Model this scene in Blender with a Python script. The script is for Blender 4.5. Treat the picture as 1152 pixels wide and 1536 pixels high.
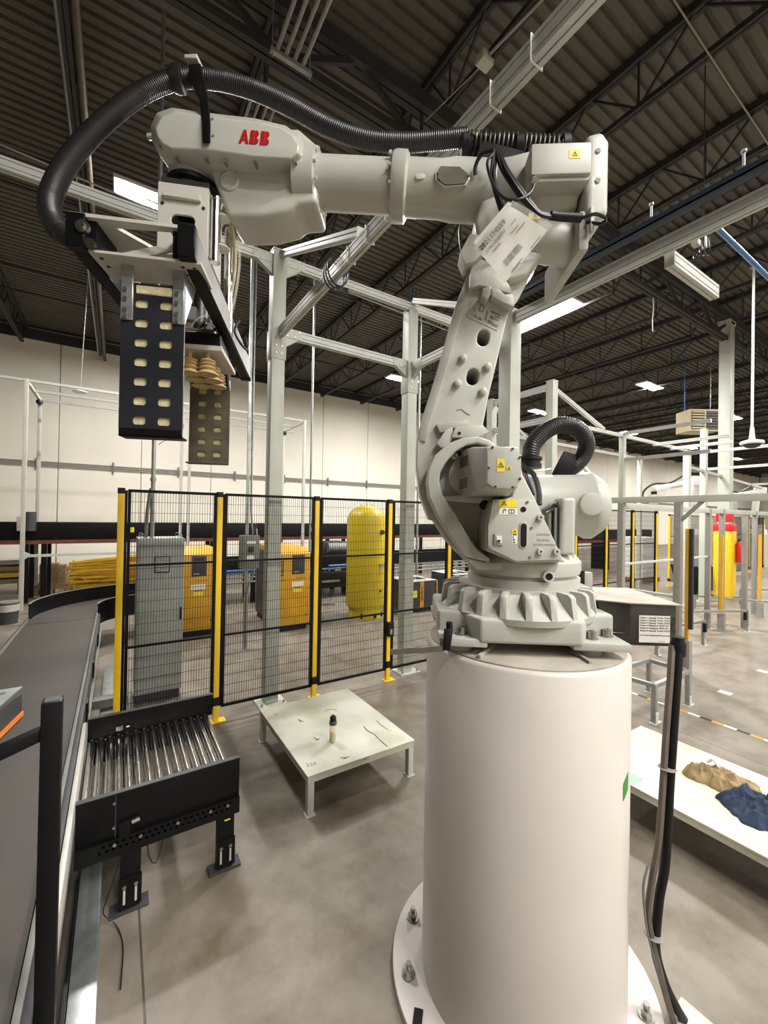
import bpy, bmesh, math, random
from mathutils import Vector, Matrix
random.seed(7)
S = bpy.context.scene
for _o in list(bpy.data.objects): bpy.data.objects.remove(_o)
COL = S.collection
PI = math.pi

# ------------------------------------------------------------------ camera (ultra-wide phone lens, nearly level)
F = 620.0
YAW, PIT, ROL = math.radians(32.8), math.radians(.52), math.radians(1.02)
CAM = Vector((0, 0, 2.0))
_f = Vector((math.sin(YAW)*math.cos(PIT), math.cos(YAW)*math.cos(PIT), math.sin(PIT)))
_r0 = Vector((math.cos(YAW), -math.sin(YAW), 0)); _u0 = _r0.cross(_f)
_r = _r0*math.cos(ROL) + _u0*math.sin(ROL); _u = -_r0*math.sin(ROL) + _u0*math.cos(ROL)
cd = bpy.data.cameras.new('camera'); cam = bpy.data.objects.new('camera', cd); COL.objects.link(cam)
cd.sensor_fit = 'HORIZONTAL'; cd.sensor_width = 36; cd.lens = 36*F/1152; cd.clip_start = .05; cd.clip_end = 200
cam.matrix_world = Matrix((( _r.x, _u.x, -_f.x, CAM.x), (_r.y, _u.y, -_f.y, CAM.y), (_r.z, _u.z, -_f.z, CAM.z), (0, 0, 0, 1)))
S.camera = cam

# ------------------------------------------------------------------ world, exposure
w = bpy.data.worlds.new('world'); S.world = w; w.use_nodes = True
w.node_tree.nodes['Background'].inputs[0].default_value = (.9, .95, 1, 1)
w.node_tree.nodes['Background'].inputs[1].default_value = .004
S.view_settings.view_transform = 'Standard'; S.view_settings.look = 'None'
S.view_settings.gamma = 1; S.view_settings.use_curve_mapping = False
S.view_settings.exposure = 0.0
LAMP = 270.0          # emission of the high-bay panels

# ------------------------------------------------------------------ survey helpers: a photo pixel to a point of the place
def ray(x, y): return _f + _r*((x-576)/F) - _u*((y-768)/F)
def at(x, y, z=None, X=None, Y=None, D=None):
    d = ray(x, y)
    if z is not None: t = (z-2)/d.z
    elif X is not None: t = X/d.x
    elif Y is not None: t = Y/d.y
    else: t = D
    return CAM + d*t

# ------------------------------------------------------------------ materials
def lin(h):
    h = h.lstrip('#'); o = []
    for i in (0, 2, 4):
        c = int(h[i:i+2], 16)/255
        o.append(c/12.92 if c <= .04045 else ((c+.055)/1.055)**2.4)
    return o
MATS = {}
def mat(name, hexc, rough=.5, metal=0, var=.12, scale=6, bump=0, bscale=60, spec=.5, detail=4, hex2=None, stretch=None, coat=0, thr=(.3, .7)):
    m = bpy.data.materials.new(name); m.use_nodes = True; nt = m.node_tree; N = nt.nodes; L = nt.links
    b = N['Principled BSDF']; b.inputs['Roughness'].default_value = rough; b.inputs['Metallic'].default_value = metal
    b.inputs['Specular IOR Level'].default_value = spec; b.inputs['Coat Weight'].default_value = coat
    c = lin(hexc); c2 = lin(hex2) if hex2 else [x*(1-var) for x in c]
    g = N.new('ShaderNodeNewGeometry'); pos = g.outputs['Position']
    if stretch:
        mp = N.new('ShaderNodeMapping'); mp.inputs['Scale'].default_value = stretch; L.new(pos, mp.inputs[0]); pos = mp.outputs[0]
    n = N.new('ShaderNodeTexNoise'); n.inputs['Scale'].default_value = scale; n.inputs['Detail'].default_value = detail; L.new(pos, n.inputs['Vector'])
    r = N.new('ShaderNodeValToRGB'); r.color_ramp.elements[0].position = thr[0]; r.color_ramp.elements[1].position = thr[1]
    r.color_ramp.elements[0].color = (*c2, 1); r.color_ramp.elements[1].color = (*[min(1, x*(1+var*.5)) for x in c], 1)
    L.new(n.outputs['Fac'], r.inputs[0]); L.new(r.outputs[0], b.inputs['Base Color'])
    if bump:
        n2 = N.new('ShaderNodeTexNoise'); n2.inputs['Scale'].default_value = bscale; n2.inputs['Detail'].default_value = 3; L.new(g.outputs['Position'], n2.inputs['Vector'])
        bp = N.new('ShaderNodeBump'); bp.inputs['Strength'].default_value = bump; bp.inputs['Distance'].default_value = .01
        L.new(n2.outputs['Fac'], bp.inputs['Height']); L.new(bp.outputs[0], b.inputs['Normal'])
    MATS[name] = m
    return m
def emat(name, col, strength):
    m = bpy.data.materials.new(name); m.use_nodes = True; b = m.node_tree.nodes['Principled BSDF']
    b.inputs['Base Color'].default_value = (.8, .8, .8, 1); b.inputs['Emission Color'].default_value = (*col, 1); b.inputs['Emission Strength'].default_value = strength
    MATS[name] = m; return m

mat('robot_paint', '#b9b9b0', .36, 0, .06, 3, .04, 160, coat=.15)
mat('robot_cast', '#b1b1a8', .5, 0, .1, 9, .12, 120)
mat('pedestal_paint', '#c8c1ba', .42, 0, .07, 2.2, .02, 40)
mat('dusty_plate', '#a9a294', .6, 0, .3, 5, .05, 50)
mat('hose_black', '#1c1c1c', .42, 0, .2, 30)
mat('rubber_black', '#0c0c0d', .5, 0, .2, 20, spec=.35)
mat('black_paint', '#0b0b0d', .42, 0, .3, 9, .03, 60, spec=.22)
mat('black_plate', '#2d2f36', .36, .35, .3, 5, .03, 60)
mat('steel', '#b8b6b0', .3, 1, .15, 14)
mat('dark_steel', '#58565200'[:7], .42, .9, .3, 9)
mat('chrome', '#dcdad6', .16, 1, .05, 8)
mat('galv', '#a8acab', .38, .75, .2, 18)
mat('bolt_steel', '#a9a79f', .3, .9, .2, 30)
mat('alum', '#bfc1bc', .5, .1, .06, 10)
mat('alum_side', '#c2c0b6', .45, .15, .08, 6)
mat('post_paint', '#b7baae', .45, 0, .07, 4)
mat('yellow_post', '#eec21f', .45, 0, .08, 6)
mat('yellow_dark', '#cf9c22', .5, 0, .1, 6)
mat('tank_yellow', '#cbb322', .4, 0, .06, 4)
mat('pile_yellow', '#e3b62c', .5, 0, .2, 5)
mat('cabinet_grey', '#a5aaa5', .45, 0, .05, 3)
mat('dark_grey', '#3a3b3d', .5, 0, .15, 8)
mat('mid_grey', '#75766f', .5, 0, .15, 8)
mat('pale_grey', '#b3b0a8', .55, 0, .12, 8)
mat('beam_dark', '#2b2a28', .7, 0, .25, 3)
mat('deck_paint', '#5a554b', .75, 0, .18, 1.3)
mat('wall_paint', '#f0ebdd', .7, 0, .06, .6, .03, 30)
mat('belt', '#3d3730', .6, 0, .08, 3, .05, 200)
mat('paper', '#e6e3da', .6, 0, .04, 20)
mat('ink', '#2a2827', .6, 0, .1, 20)
mat('ink_soft', '#77746c', .6, 0, .1, 20)
mat('sticker_yellow', '#ecd436', .45, 0, .03, 20)
mat('logo_red', '#b3161b', .4, 0, .03, 20)
mat('foam', '#cfc49c', .85, 0, .2, 45, .3, 90)
mat('foam_dirty', '#a89d74', .85, 0, .3, 25, .3, 90)
mat('brown_plate', '#5b5343', .6, .2, .3, 12)
mat('tan_cloth', '#9d8660', .9, 0, .3, 16, .4, 160)
mat('denim', '#2a3850', .9, 0, .35, 14, .4, 160)
mat('green_tape', '#3f8a3c', .6, 0, .05, 20)
mat('mint_tape', '#93d7a5', .6, 0, .05, 20)
mat('blue', '#3d6fa8', .4, .1, .1, 10)
mat('heater_beige', '#c9bb98', .5, 0, .05, 8)
mat('navy', '#1b2636', .5, .1, .15, 10)
mat('red', '#d2242b', .4, 0, .05, 10)
mat('rust', '#6d3a28', .6, .1, .3, 12)
mat('wood', '#8d6f4c', .7, 0, .3, 8)
mat('white_paint', '#e4e4de', .4, 0, .05, 6)
mat('orange', '#d9742b', .5, 0, .05, 6)
mat('suction', '#b59c6c', .6, 0, .2, 20)
mat('grey_tape', '#6a5f57', .65, 0, .15, 25)
mat('cable_grey', '#8e8a83', .5, 0, .1, 20)
mat('motor_case', '#b3b3aa', .45, 0, .06, 5)
emat('lamp_glow', (1, .975, .935), LAMP)
emat('lamp_glow_cool', (1, .96, .9), LAMP)

def concrete():
    m = mat('floor_concrete', '#867e73', .5, 0, .1, .55, .05, 25, detail=8, hex2='#746c5f')
    nt = m.node_tree; N = nt.nodes; L = nt.links; b = N['Principled BSDF']; g = [n for n in N if n.type == 'NEW_GEOMETRY'][0]
    ramp = [n for n in N if n.type == 'VALTORGB'][0]
    n2 = N.new('ShaderNodeTexNoise'); n2.inputs['Scale'].default_value = 3.2; n2.inputs['Detail'].default_value = 10; n2.inputs['Roughness'].default_value = .65; L.new(g.outputs['Position'], n2.inputs['Vector'])
    r2 = N.new('ShaderNodeValToRGB'); r2.color_ramp.elements[0].position = .34; r2.color_ramp.elements[1].position = .6
    r2.color_ramp.elements[0].color = (.5, .43, .34, 1); r2.color_ramp.elements[1].color = (1, 1, 1, 1); L.new(n2.outputs['Fac'], r2.inputs[0])
    mx = N.new('ShaderNodeMix'); mx.data_type = 'RGBA'; mx.blend_type = 'MULTIPLY'; mx.inputs[0].default_value = .8
    L.new(ramp.outputs[0], mx.inputs[6]); L.new(r2.outputs[0], mx.inputs[7])
    # saw-cut control joints
    sx = N.new('ShaderNodeSeparateXYZ'); L.new(g.outputs['Position'], sx.inputs[0])
    def joint(out, pitch, off):
        a = N.new('ShaderNodeMath'); a.operation = 'ADD'; a.inputs[1].default_value = off; L.new(out, a.inputs[0])
        p = N.new('ShaderNodeMath'); p.operation = 'PINGPONG'; p.inputs[1].default_value = pitch/2; L.new(a.outputs[0], p.inputs[0])
        c = N.new('ShaderNodeMath'); c.operation = 'LESS_THAN'; c.inputs[1].default_value = .005; L.new(p.outputs[0], c.inputs[0]); return c.outputs[0]
    j = N.new('ShaderNodeMath'); j.operation = 'MAXIMUM'; L.new(joint(sx.outputs[0], 4.4, -.13), j.inputs[0]); L.new(joint(sx.outputs[1], 4.1, -3.95), j.inputs[1])
    m3 = N.new('ShaderNodeMix'); m3.data_type = 'RGBA'; L.new(j.outputs[0], m3.inputs[0]); L.new(mx.outputs[2], m3.inputs[6]); m3.inputs[7].default_value = (.07, .06, .05, 1)
    L.new(m3.outputs[2], b.inputs['Base Color'])
    r3 = N.new('ShaderNodeMapRange'); r3.inputs[3].default_value = .38; r3.inputs[4].default_value = .62; L.new(n2.outputs['Fac'], r3.inputs[0]); L.new(r3.outputs[0], b.inputs['Roughness'])
concrete()

def table_mat():
    m = mat('table_white', '#c6c6b8', .45, 0, .05, 2.5, hex2='#a9a790', detail=6, thr=(.3, .55))
    nt = m.node_tree; N = nt.nodes; L = nt.links; b = N['Principled BSDF']; g = [n for n in N if n.type == 'NEW_GEOMETRY'][0]; ramp = [n for n in N if n.type == 'VALTORGB'][0]
    mp = N.new('ShaderNodeMapping'); mp.inputs['Rotation'].default_value = (0, 0, .5); mp.inputs['Scale'].default_value = (3, 9, 3); L.new(g.outputs['Position'], mp.inputs[0])
    n2 = N.new('ShaderNodeTexNoise'); n2.inputs['Scale'].default_value = 1.7; n2.inputs['Detail'].default_value = 8; n2.inputs['Roughness'].default_value = .7; L.new(mp.outputs[0], n2.inputs['Vector'])
    r2 = N.new('ShaderNodeValToRGB'); r2.color_ramp.elements[0].position = .655; r2.color_ramp.elements[1].position = .72
    r2.color_ramp.elements[0].color = (1, 1, 1, 1); r2.color_ramp.elements[1].color = (.22, .2, .15, 1); L.new(n2.outputs['Fac'], r2.inputs[0])
    mx = N.new('ShaderNodeMix'); mx.data_type = 'RGBA'; mx.blend_type = 'MULTIPLY'; mx.inputs[0].default_value = .85
    L.new(ramp.outputs[0], mx.inputs[6]); L.new(r2.outputs[0], mx.inputs[7]); L.new(mx.outputs[2], b.inputs['Base Color'])
table_mat()

def clear_mat(name, col, rough=.05, alpha=.35):
    m = bpy.data.materials.new(name); m.use_nodes = True; nt = m.node_tree; b = nt.nodes['Principled BSDF']
    n = nt.nodes.new('ShaderNodeTexNoise'); n.inputs['Scale'].default_value = 40
    bp = nt.nodes.new('ShaderNodeBump'); bp.inputs['Strength'].default_value = .2; bp.inputs['Distance'].default_value = .01
    nt.links.new(n.outputs['Fac'], bp.inputs['Height']); nt.links.new(bp.outputs[0], b.inputs['Normal'])
    b.inputs['Base Color'].default_value = (*col, 1); b.inputs['Roughness'].default_value = rough; b.inputs['Alpha'].default_value = alpha
    MATS[name] = m; return m
clear_mat('clear_plastic', (.92, .92, .88), .1, .17)
clear_mat('clear_glass', (.9, .92, .86), .05, .4)
mat('oil_yellow', '#d8c05a', .25, 0, .1, 20)

# ------------------------------------------------------------------ mesh builder
class MB:
    def __init__(s): s.v = []; s.f = []
    def add(s, vs, fs):
        o = len(s.v); s.v += [tuple(p) for p in vs]; s.f += [tuple(i+o for i in f) for f in fs]; return s
    def box(s, x0, x1, y0, y1, z0, z1):
        return s.add([(x0,y0,z0),(x1,y0,z0),(x1,y1,z0),(x0,y1,z0),(x0,y0,z1),(x1,y0,z1),(x1,y1,z1),(x0,y1,z1)],
                     [(3,2,1,0),(4,5,6,7),(0,1,5,4),(1,2,6,5),(2,3,7,6),(3,0,4,7)])
    def bar(s, p0, p1, w, h, up=(0,0,1)):
        p0 = Vector(p0); p1 = Vector(p1); d = (p1-p0).normalized(); up = Vector(up)
        if abs(d.dot(up)) > .98: up = Vector((1,0,0))
        sd = d.cross(up).normalized(); uu = sd.cross(d)
        a = sd*(w/2); b = uu*(h/2); q = []
        for p in (p0, p1): q += [p-a-b, p+a-b, p+a+b, p-a+b]
        return s.add(q, [(3,2,1,0),(4,5,6,7),(0,1,5,4),(1,2,6,5),(2,3,7,6),(3,0,4,7)])
    def extr(s, poly, p0, p1, up=(0,0,1)):
        p0 = Vector(p0); p1 = Vector(p1); d = (p1-p0).normalized(); up = Vector(up)
        if abs(d.dot(up)) > .98: up = Vector((1,0,0))
        sd = d.cross(up).normalized(); uu = sd.cross(d); n = len(poly)
        vs = [p+sd*a+uu*b for p in (p0, p1) for a, b in poly]
        return s.add(vs, [tuple(range(n))[::-1], tuple(range(n, 2*n))] + [(i, (i+1) % n, n+(i+1) % n, n+i) for i in range(n)])
    def cyl(s, p0, p1, r, r1=None, n=16, caps=True):
        if r1 is None: r1 = r
        p0 = Vector(p0); p1 = Vector(p1); d = (p1-p0).normalized()
        a = d.cross(Vector((0,0,1)) if abs(d.z) < .95 else Vector((1,0,0))).normalized(); b = d.cross(a)
        vs = []
        for p, rr in ((p0, r), (p1, r1)):
            vs += [p + a*(rr*math.cos(2*PI*i/n)) + b*(rr*math.sin(2*PI*i/n)) for i in range(n)]
        fs = [(i, (i+1) % n, n+(i+1) % n, n+i) for i in range(n)]
        if caps: fs += [tuple(range(n))[::-1], tuple(range(n, 2*n))]
        return s.add(vs, fs)
    def tube(s, pts, r, n=8, caps=True):
        pts = [Vector(p) for p in pts]; m = len(pts); rr = r if hasattr(r, '__len__') else [r]*m
        t = [(pts[min(i+1, m-1)]-pts[max(i-1, 0)]).normalized() for i in range(m)]
        a = t[0].cross(Vector((0,0,1)) if abs(t[0].z) < .9 else Vector((1,0,0))).normalized(); vs = []
        for i in range(m):
            a = (a - t[i]*a.dot(t[i])).normalized(); b = t[i].cross(a)
            vs += [pts[i] + a*(rr[i]*math.cos(2*PI*k/n)) + b*(rr[i]*math.sin(2*PI*k/n)) for k in range(n)]
        fs = [(i*n+k, i*n+(k+1) % n, (i+1)*n+(k+1) % n, (i+1)*n+k) for i in range(m-1) for k in range(n)]
        if caps: fs += [tuple(range(n))[::-1], tuple(range((m-1)*n, m*n))]
        return s.add(vs, fs)
    def lathe(s, prof, n=32, c=(0,0,0), axis=(0,0,1), caps=True):
        d = Vector(axis).normalized(); c = Vector(c)
        a = d.cross(Vector((0,0,1)) if abs(d.z) < .95 else Vector((1,0,0))).normalized(); b = d.cross(a); vs = []
        for r, h in prof: vs += [c + d*h + a*(r*math.cos(2*PI*k/n)) + b*(r*math.sin(2*PI*k/n)) for k in range(n)]
        m = len(prof)
        fs = [(i*n+k, i*n+(k+1) % n, (i+1)*n+(k+1) % n, (i+1)*n+k) for i in range(m-1) for k in range(n)]
        if caps: fs += [tuple(range(n))[::-1], tuple(range((m-1)*n, m*n))]
        return s.add(vs, fs)
    def prism(s, poly, a0, a1, fn=None):
        # poly in (u, v); default plane is xz with extrusion along y
        fn = fn or (lambda u, v, a: (u, a, v)); n = len(poly)
        vs = [fn(u, v, a0) for u, v in poly] + [fn(u, v, a1) for u, v in poly]
        return s.add(vs, [tuple(range(n)), tuple(range(n, 2*n))[::-1]] + [(i, (i+1) % n, n+(i+1) % n, n+i) for i in range(n)])
    def loft(s, rings, caps=True):
        n = len(rings[0]); vs = [p for r in rings for p in r]
        fs = [(i*n+k, i*n+(k+1) % n, (i+1)*n+(k+1) % n, (i+1)*n+k) for i in range(len(rings)-1) for k in range(n)]
        if caps: fs += [tuple(range(n))[::-1], tuple(range((len(rings)-1)*n, len(rings)*n))]
        return s.add(vs, fs)
    def ball(s, c, r, n=12, m=8, sc=(1,1,1)):
        pr = [(max(1e-4, r*math.sin(PI*i/m)), -r*math.cos(PI*i/m)) for i in range(m+1)]
        o = len(s.v); s.lathe(pr, n); s.v[o:] = [(c[0]+x*sc[0], c[1]+y*sc[1], c[2]+z*sc[2]) for x, y, z in s.v[o:]]; return s
    def mesh(s, name, bevel=0, seg=2, ang=30, sharp=38):
        me = bpy.data.meshes.new(name); me.from_pydata(s.v, [], s.f); bm = bmesh.new(); bm.from_mesh(me)
        bmesh.ops.recalc_face_normals(bm, faces=bm.faces)
        if bevel:
            es = [e for e in bm.edges if len(e.link_faces) == 2 and e.calc_face_angle(0) > math.radians(ang)]
            bmesh.ops.bevel(bm, geom=es, offset=bevel, segments=seg, profile=.6, affect='EDGES', clamp_overlap=True)
        bm.to_mesh(me); bm.free(); me.shade_smooth(); me.set_sharp_from_angle(angle=math.radians(sharp)); return me
    def build(s, name, material, parent=None, bevel=0, seg=2, local=False, **k):
        return link(name, s.mesh(name, bevel, seg, **k), material, parent, local)
def link(name, me, material, parent=None, local=False):
    m = MATS[material] if isinstance(material, str) else material
    if not me.materials: me.materials.append(m)
    o = bpy.data.objects.new(name, me); COL.objects.link(o)
    if parent is not None:
        o.parent = parent
        if not local and parent.parent is None and parent.type == 'EMPTY': o.matrix_parent_inverse = parent.matrix_basis.inverted()
    return o
def tag(o, label=None, cat=None, group=None, kind=None):
    if label: o['label'] = label
    if cat: o['category'] = cat
    if group: o['group'] = group
    if kind: o['kind'] = kind
    elif cat: o['kind'] = 'thing'
    return o
def thing(name, label, cat, loc=(0,0,0), rz=0, group=None, kind=None):
    o = bpy.data.objects.new(name, None); COL.objects.link(o); o.empty_display_size = .1
    o.location = loc; o.rotation_euler = (0, 0, rz); return tag(o, label, cat, group, kind or 'thing')
def dup(o, move=None, label=None, parent=None, group=None):
    c = o.copy(); COL.objects.link(c)
    if parent is not None: c.parent = parent
    if move is not None: c.location = Vector(o.location) + Vector(move)
    if label: c['label'] = label
    if group: c['group'] = group
    for ch in list(o.children): dup(ch, parent=c)
    return c
def spline(pts, step=.02):
    pts = [Vector(p) for p in pts]; P = [pts[0]*2-pts[1]] + pts + [pts[-1]*2-pts[-2]]; out = []
    for i in range(1, len(P)-2):
        a, b, c, d = P[i-1:i+3]; k = max(2, int((c-b).length/step))
        for j in range(k):
            t = j/k; out.append(.5*((2*b) + (c-a)*t + (2*a-5*b+4*c-d)*t*t + (3*b-a-3*c+d)*t**3))
    out.append(pts[-1]); return out
def hose(pts, r, step=.0048, amp=.03, n=12):
    q = spline(pts, step); return MB().tube(q, [r*(1+amp*(1 if i % 2 else -1)) for i in range(len(q))], n)
def text(body, size, origin, X, Yv, material, parent=None, local=False, thick=.0006, bold=0.0, name='lettering', align='CENTER', sx=1):
    cu = bpy.data.curves.new('t', 'FONT'); cu.body = body; cu.size = size; cu.align_x = align; cu.align_y = 'CENTER'; cu.offset = bold; cu.extrude = thick; cu.resolution_u = 3
    o = bpy.data.objects.new('t', cu); COL.objects.link(o); dg = bpy.context.evaluated_depsgraph_get()
    me = bpy.data.meshes.new_from_object(o.evaluated_get(dg)); bpy.data.objects.remove(o); bpy.data.curves.remove(cu)
    X = Vector(X).normalized(); Yv = Vector(Yv).normalized(); Z = X.cross(Yv); O = Vector(origin)
    me.transform(Matrix(((X.x*sx, Yv.x, Z.x, O.x), (X.y*sx, Yv.y, Z.y, O.y), (X.z*sx, Yv.z, Z.z, O.z), (0,0,0,1))))
    me.materials.clear(); return link(name, me, material, parent, local)
def slot_poly(w, h, n=2, d=.008, g=.008):
    # aluminium extrusion section, w wide and h tall, with n grooves on each tall side and one below
    L = []; ys = [(-h/2 + h*(i+.5)/n) for i in range(n)]
    L.append((-w/2, -h/2)); L += [(-g/2, -h/2), (-g/2, -h/2+d), (g/2, -h/2+d), (g/2, -h/2)]; L.append((w/2, -h/2))
    for y in ys: L += [(w/2, y-g/2), (w/2-d, y-g/2), (w/2-d, y+g/2), (w/2, y+g/2)]
    L += [(w/2, h/2), (-w/2, h/2)]
    for y in ys[::-1]: L += [(-w/2, y+g/2), (-w/2+d, y+g/2), (-w/2+d, y-g/2), (-w/2, y-g/2)]
    return L
def octo(cx, cz, r, n=8, ph=0, sx=1): return [(cx+r*sx*math.cos(2*PI*i/n+ph), cz+r*math.sin(2*PI*i/n+ph)) for i in range(n)]
def obround(cx, cz, hw, hh, n=8):
    # rounded bar centred at (cx, cz), full rounding on the shorter side
    o = []
    if hh >= hw:
        o += [(cx+hw*math.cos(a), cz+hh-hw+hw*math.sin(a)) for a in [PI*i/n for i in range(n+1)]]
        o += [(cx+hw*math.cos(a), cz-hh+hw+hw*math.sin(a)) for a in [PI+PI*i/n for i in range(n+1)]]
    else:
        o += [(cx+hw-hh+hh*math.cos(a), cz+hh*math.sin(a)) for a in [-PI/2+PI*i/n for i in range(n+1)]]
        o += [(cx-hw+hh+hh*math.cos(a), cz+hh*math.sin(a)) for a in [PI/2+PI*i/n for i in range(n+1)]]
    return o
# ================================================================== THE BUILDING
X0, X1, YB, YF, HC = -14, 62, -16, 16.5, 7.6
fl = MB().box(X0, X1, YB, YF, -.2, 0).build('floor', 'floor_concrete'); tag(fl, 'stained grey concrete floor of the factory hall', 'floor', kind='structure')
# far wall: tilt-up panels with open seams
wb = MB().box(X0, X1, YF+.02, YF+.25, 0, HC).build('wall_back', 'mid_grey'); tag(wb, 'long cream painted wall of tall precast panels behind the conveyors', 'wall', kind='structure')
PW = 2.25; pm = MB().box(-PW/2+.008, PW/2-.008, -.04, .06, .0, HC-.06).mesh('wall_panel', .012, 1); x = -1.6 - PW*5 + PW/2
while x < X1:
    o = link('wall_panel', pm, 'wall_paint', wb); o.location = (x, YF, 0); x += PW
we = MB().box(X1, X1+.2, YB, YF+.25, 0, HC).build('wall_right', 'wall_paint'); tag(we, 'cream end wall far down the hall', 'wall', kind='structure')
wl = MB().box(X0-.2, X0, YB, YF+.25, 0, HC).build('wall_left', 'wall_paint'); tag(wl, 'cream side wall outside the picture', 'wall', kind='structure')
wr = MB().box(X0-.2, X1+.2, YB-.2, YB, 0, HC).build('wall_front', 'wall_paint'); tag(wr, 'cream wall behind the viewer', 'wall', kind='structure')
# corrugated roof deck
mb = MB(); pit = .152; n = int((YF-YB)/pit); prof = []
for i in range(n):
    y = YB + i*pit; prof += [(y, HC), (y+.088, HC), (y+.1, HC+.04), (y+.14, HC+.04)]
prof.append((YB+n*pit, HC)); m = len(prof)
mb.add([(X0-.2, y, z) for y, z in prof] + [(X1+.2, y, z) for y, z in prof] , [(i, i+1, m+i+1, m+i) for i in range(m-1)])
mb.box(X0-.2, X1+.2, YB-.2, YF+.3, HC+.06, HC+.2)
ceil = mb.build('ceiling', 'deck_paint', sharp=15); tag(ceil, 'dark corrugated steel roof deck on open-web joists', 'ceiling', kind='structure')
# open-web joists, one proto per bay length, shared mesh data
ZT, ZB = HC-.05, 6.93
def joist_meshes(L):
    top = MB(); top.box(-.055, -.006, 0, L, ZT-.06, ZT+.045); top.box(.006, .055, 0, L, ZT-.06, ZT+.045)
    bot = MB(); bot.box(-.045, -.006, .5, L-.5, ZB-.03, ZB+.03); bot.box(.006, .045, .5, L-.5, ZB-.03, ZB+.03)
    web = MB(); k = int((L-1.0)/1.22); p = (L-1.0)/k; pts = [(0, .12, ZT)]
    for i in range(k): pts += [(0, .5+p*i, ZB)] if i == 0 else []; pts += [(0, .5+p*(i+.5), ZT), (0, .5+p*(i+1), ZB)]
    pts.append((0, L-.12, ZT))
    for a, b in zip(pts, pts[1:]): web.bar(a, b, .026, .026)
    st = MB().bar((0, 0, ZB), (0, 0, ZT), .022, .022)
    return top.mesh('roof_joist'), bot.mesh('bottom_chord'), web.mesh('web_rod'), st.mesh('web_strut'), [.5+p*i for i in range(k+1)]
JX = [5.15 + 1.9*k for k in range(-7, 29)]
for (ya, yb) in ((4.35, 16.42), (-7.8, 4.25)):
    tm, bm_, wm, sm, ys = joist_meshes(yb-ya)
    far = MB()
    for yy in ys: far.bar((0, yy, ZB), (0, yy, ZT), .022, .022)
    farm = far.mesh('web_struts')
    for i, jx in enumerate(JX):
        if ya < 0 and (jx < -2 or jx > 26): continue
        j = link('roof_joist', tm, 'beam_dark', ceil); j.location = (jx, ya, 0)
        link('bottom_chord', bm_, 'beam_dark', j); link('web_rod', wm, 'beam_dark', j)
        if -.8 < jx < 17 and ya > 0 or ya < 0 and 2 < jx < 9:
            for yy in ys: o = link('web_strut', sm, 'beam_dark', j); o.location = (0, yy, 0)
        else: tag(link('web_struts', farm, 'beam_dark', j), kind='stuff')
# bridging rods across the joists
for yy in (8.4, 12.4, .4, -3.8):
    MB().bar((X0, yy, ZB+.04), (X1, yy, ZB+.04), .03, .03).build('bridging_rod', 'beam_dark', ceil)
    MB().bar((X0, yy, ZT-.05), (X1, yy, ZT-.05), .03, .03).build('bridging_rod', 'beam_dark', ceil)
# girder on the column line
gy = 4.3; g = MB().box(X0, X1, gy-.09, gy-.01, 7.3, 7.5).box(X0, X1, gy+.01, gy+.09, 7.3, 7.5).build('roof_girder', 'beam_dark', ceil)
MB().box(X0, X1, gy-.07, gy-.01, 6.78, 6.88).box(X0, X1, gy+.01, gy+.07, 6.78, 6.88).build('bottom_chord', 'beam_dark', g)
dg1 = MB().bar((0, 0, 6.84), (.95, 0, 7.38), .05, .07).mesh('diagonal'); dg2 = MB().bar((0, 0, 6.84), (-.95, 0, 7.38), .05, .07).mesh('diagonal'); dg3 = MB().bar((0, 0, 6.84), (0, 0, 7.38), .03, .03).mesh('strut')
far = MB(); xx = 5.15 - 1.9*6
while xx < X1:
    if xx < 28:
        for mm, nm in ((dg1, 'diagonal'), (dg2, 'diagonal'), (dg3, 'strut')): o = link(nm, mm, 'beam_dark', g); o.location = (xx, gy, 0)
    else: far.bar((xx, gy, 6.84), (xx+.95, gy, 7.38), .05, .07).bar((xx, gy, 6.84), (xx-.95, gy, 7.38), .05, .07)
    xx += 1.9
tag(far.build('diagonals', 'beam_dark', g), kind='stuff')
MB().box(X0, X1, YF-.12, YF-.04, 7.2, 7.5).build('ledger', 'beam_dark', ceil)

# building columns on the girder line
def column(x, y, label):
    t = thing('steel_column', label, 'column', (x, y, 0), kind='structure')
    MB().box(x-.13, x+.13, y-.13, y+.13, 0, 7.28).build('shaft', 'post_paint', t, .015)
    MB().box(x-.24, x+.24, y-.24, y+.24, 0, .03).build('base_plate', 'dark_grey', t)
    gd = MB().box(x-.2, x+.2, y-.2, y+.2, .03, 1.95).build('guard', 'yellow_post', t, .05)
    MB().box(x-.205, x+.205, y-.205, y+.205, 1.72, 1.95).build('red_band', 'red', t, .05)
    MB().box(x-.16, x+.16, y-.16, y+.16, 2.0, 2.3).build('red_band', 'red', t, .04)
    MB().box(x-.2, x+.2, y-.13, y+.13, 7.2, 7.3).build('cap_plate', 'post_paint', t)
    return t
column(13.5, 4.3, 'pale building column with a yellow guard sleeve and red bands')
column(26.0, 4.3, 'pale building column far down the hall with a yellow sleeve')

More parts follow.
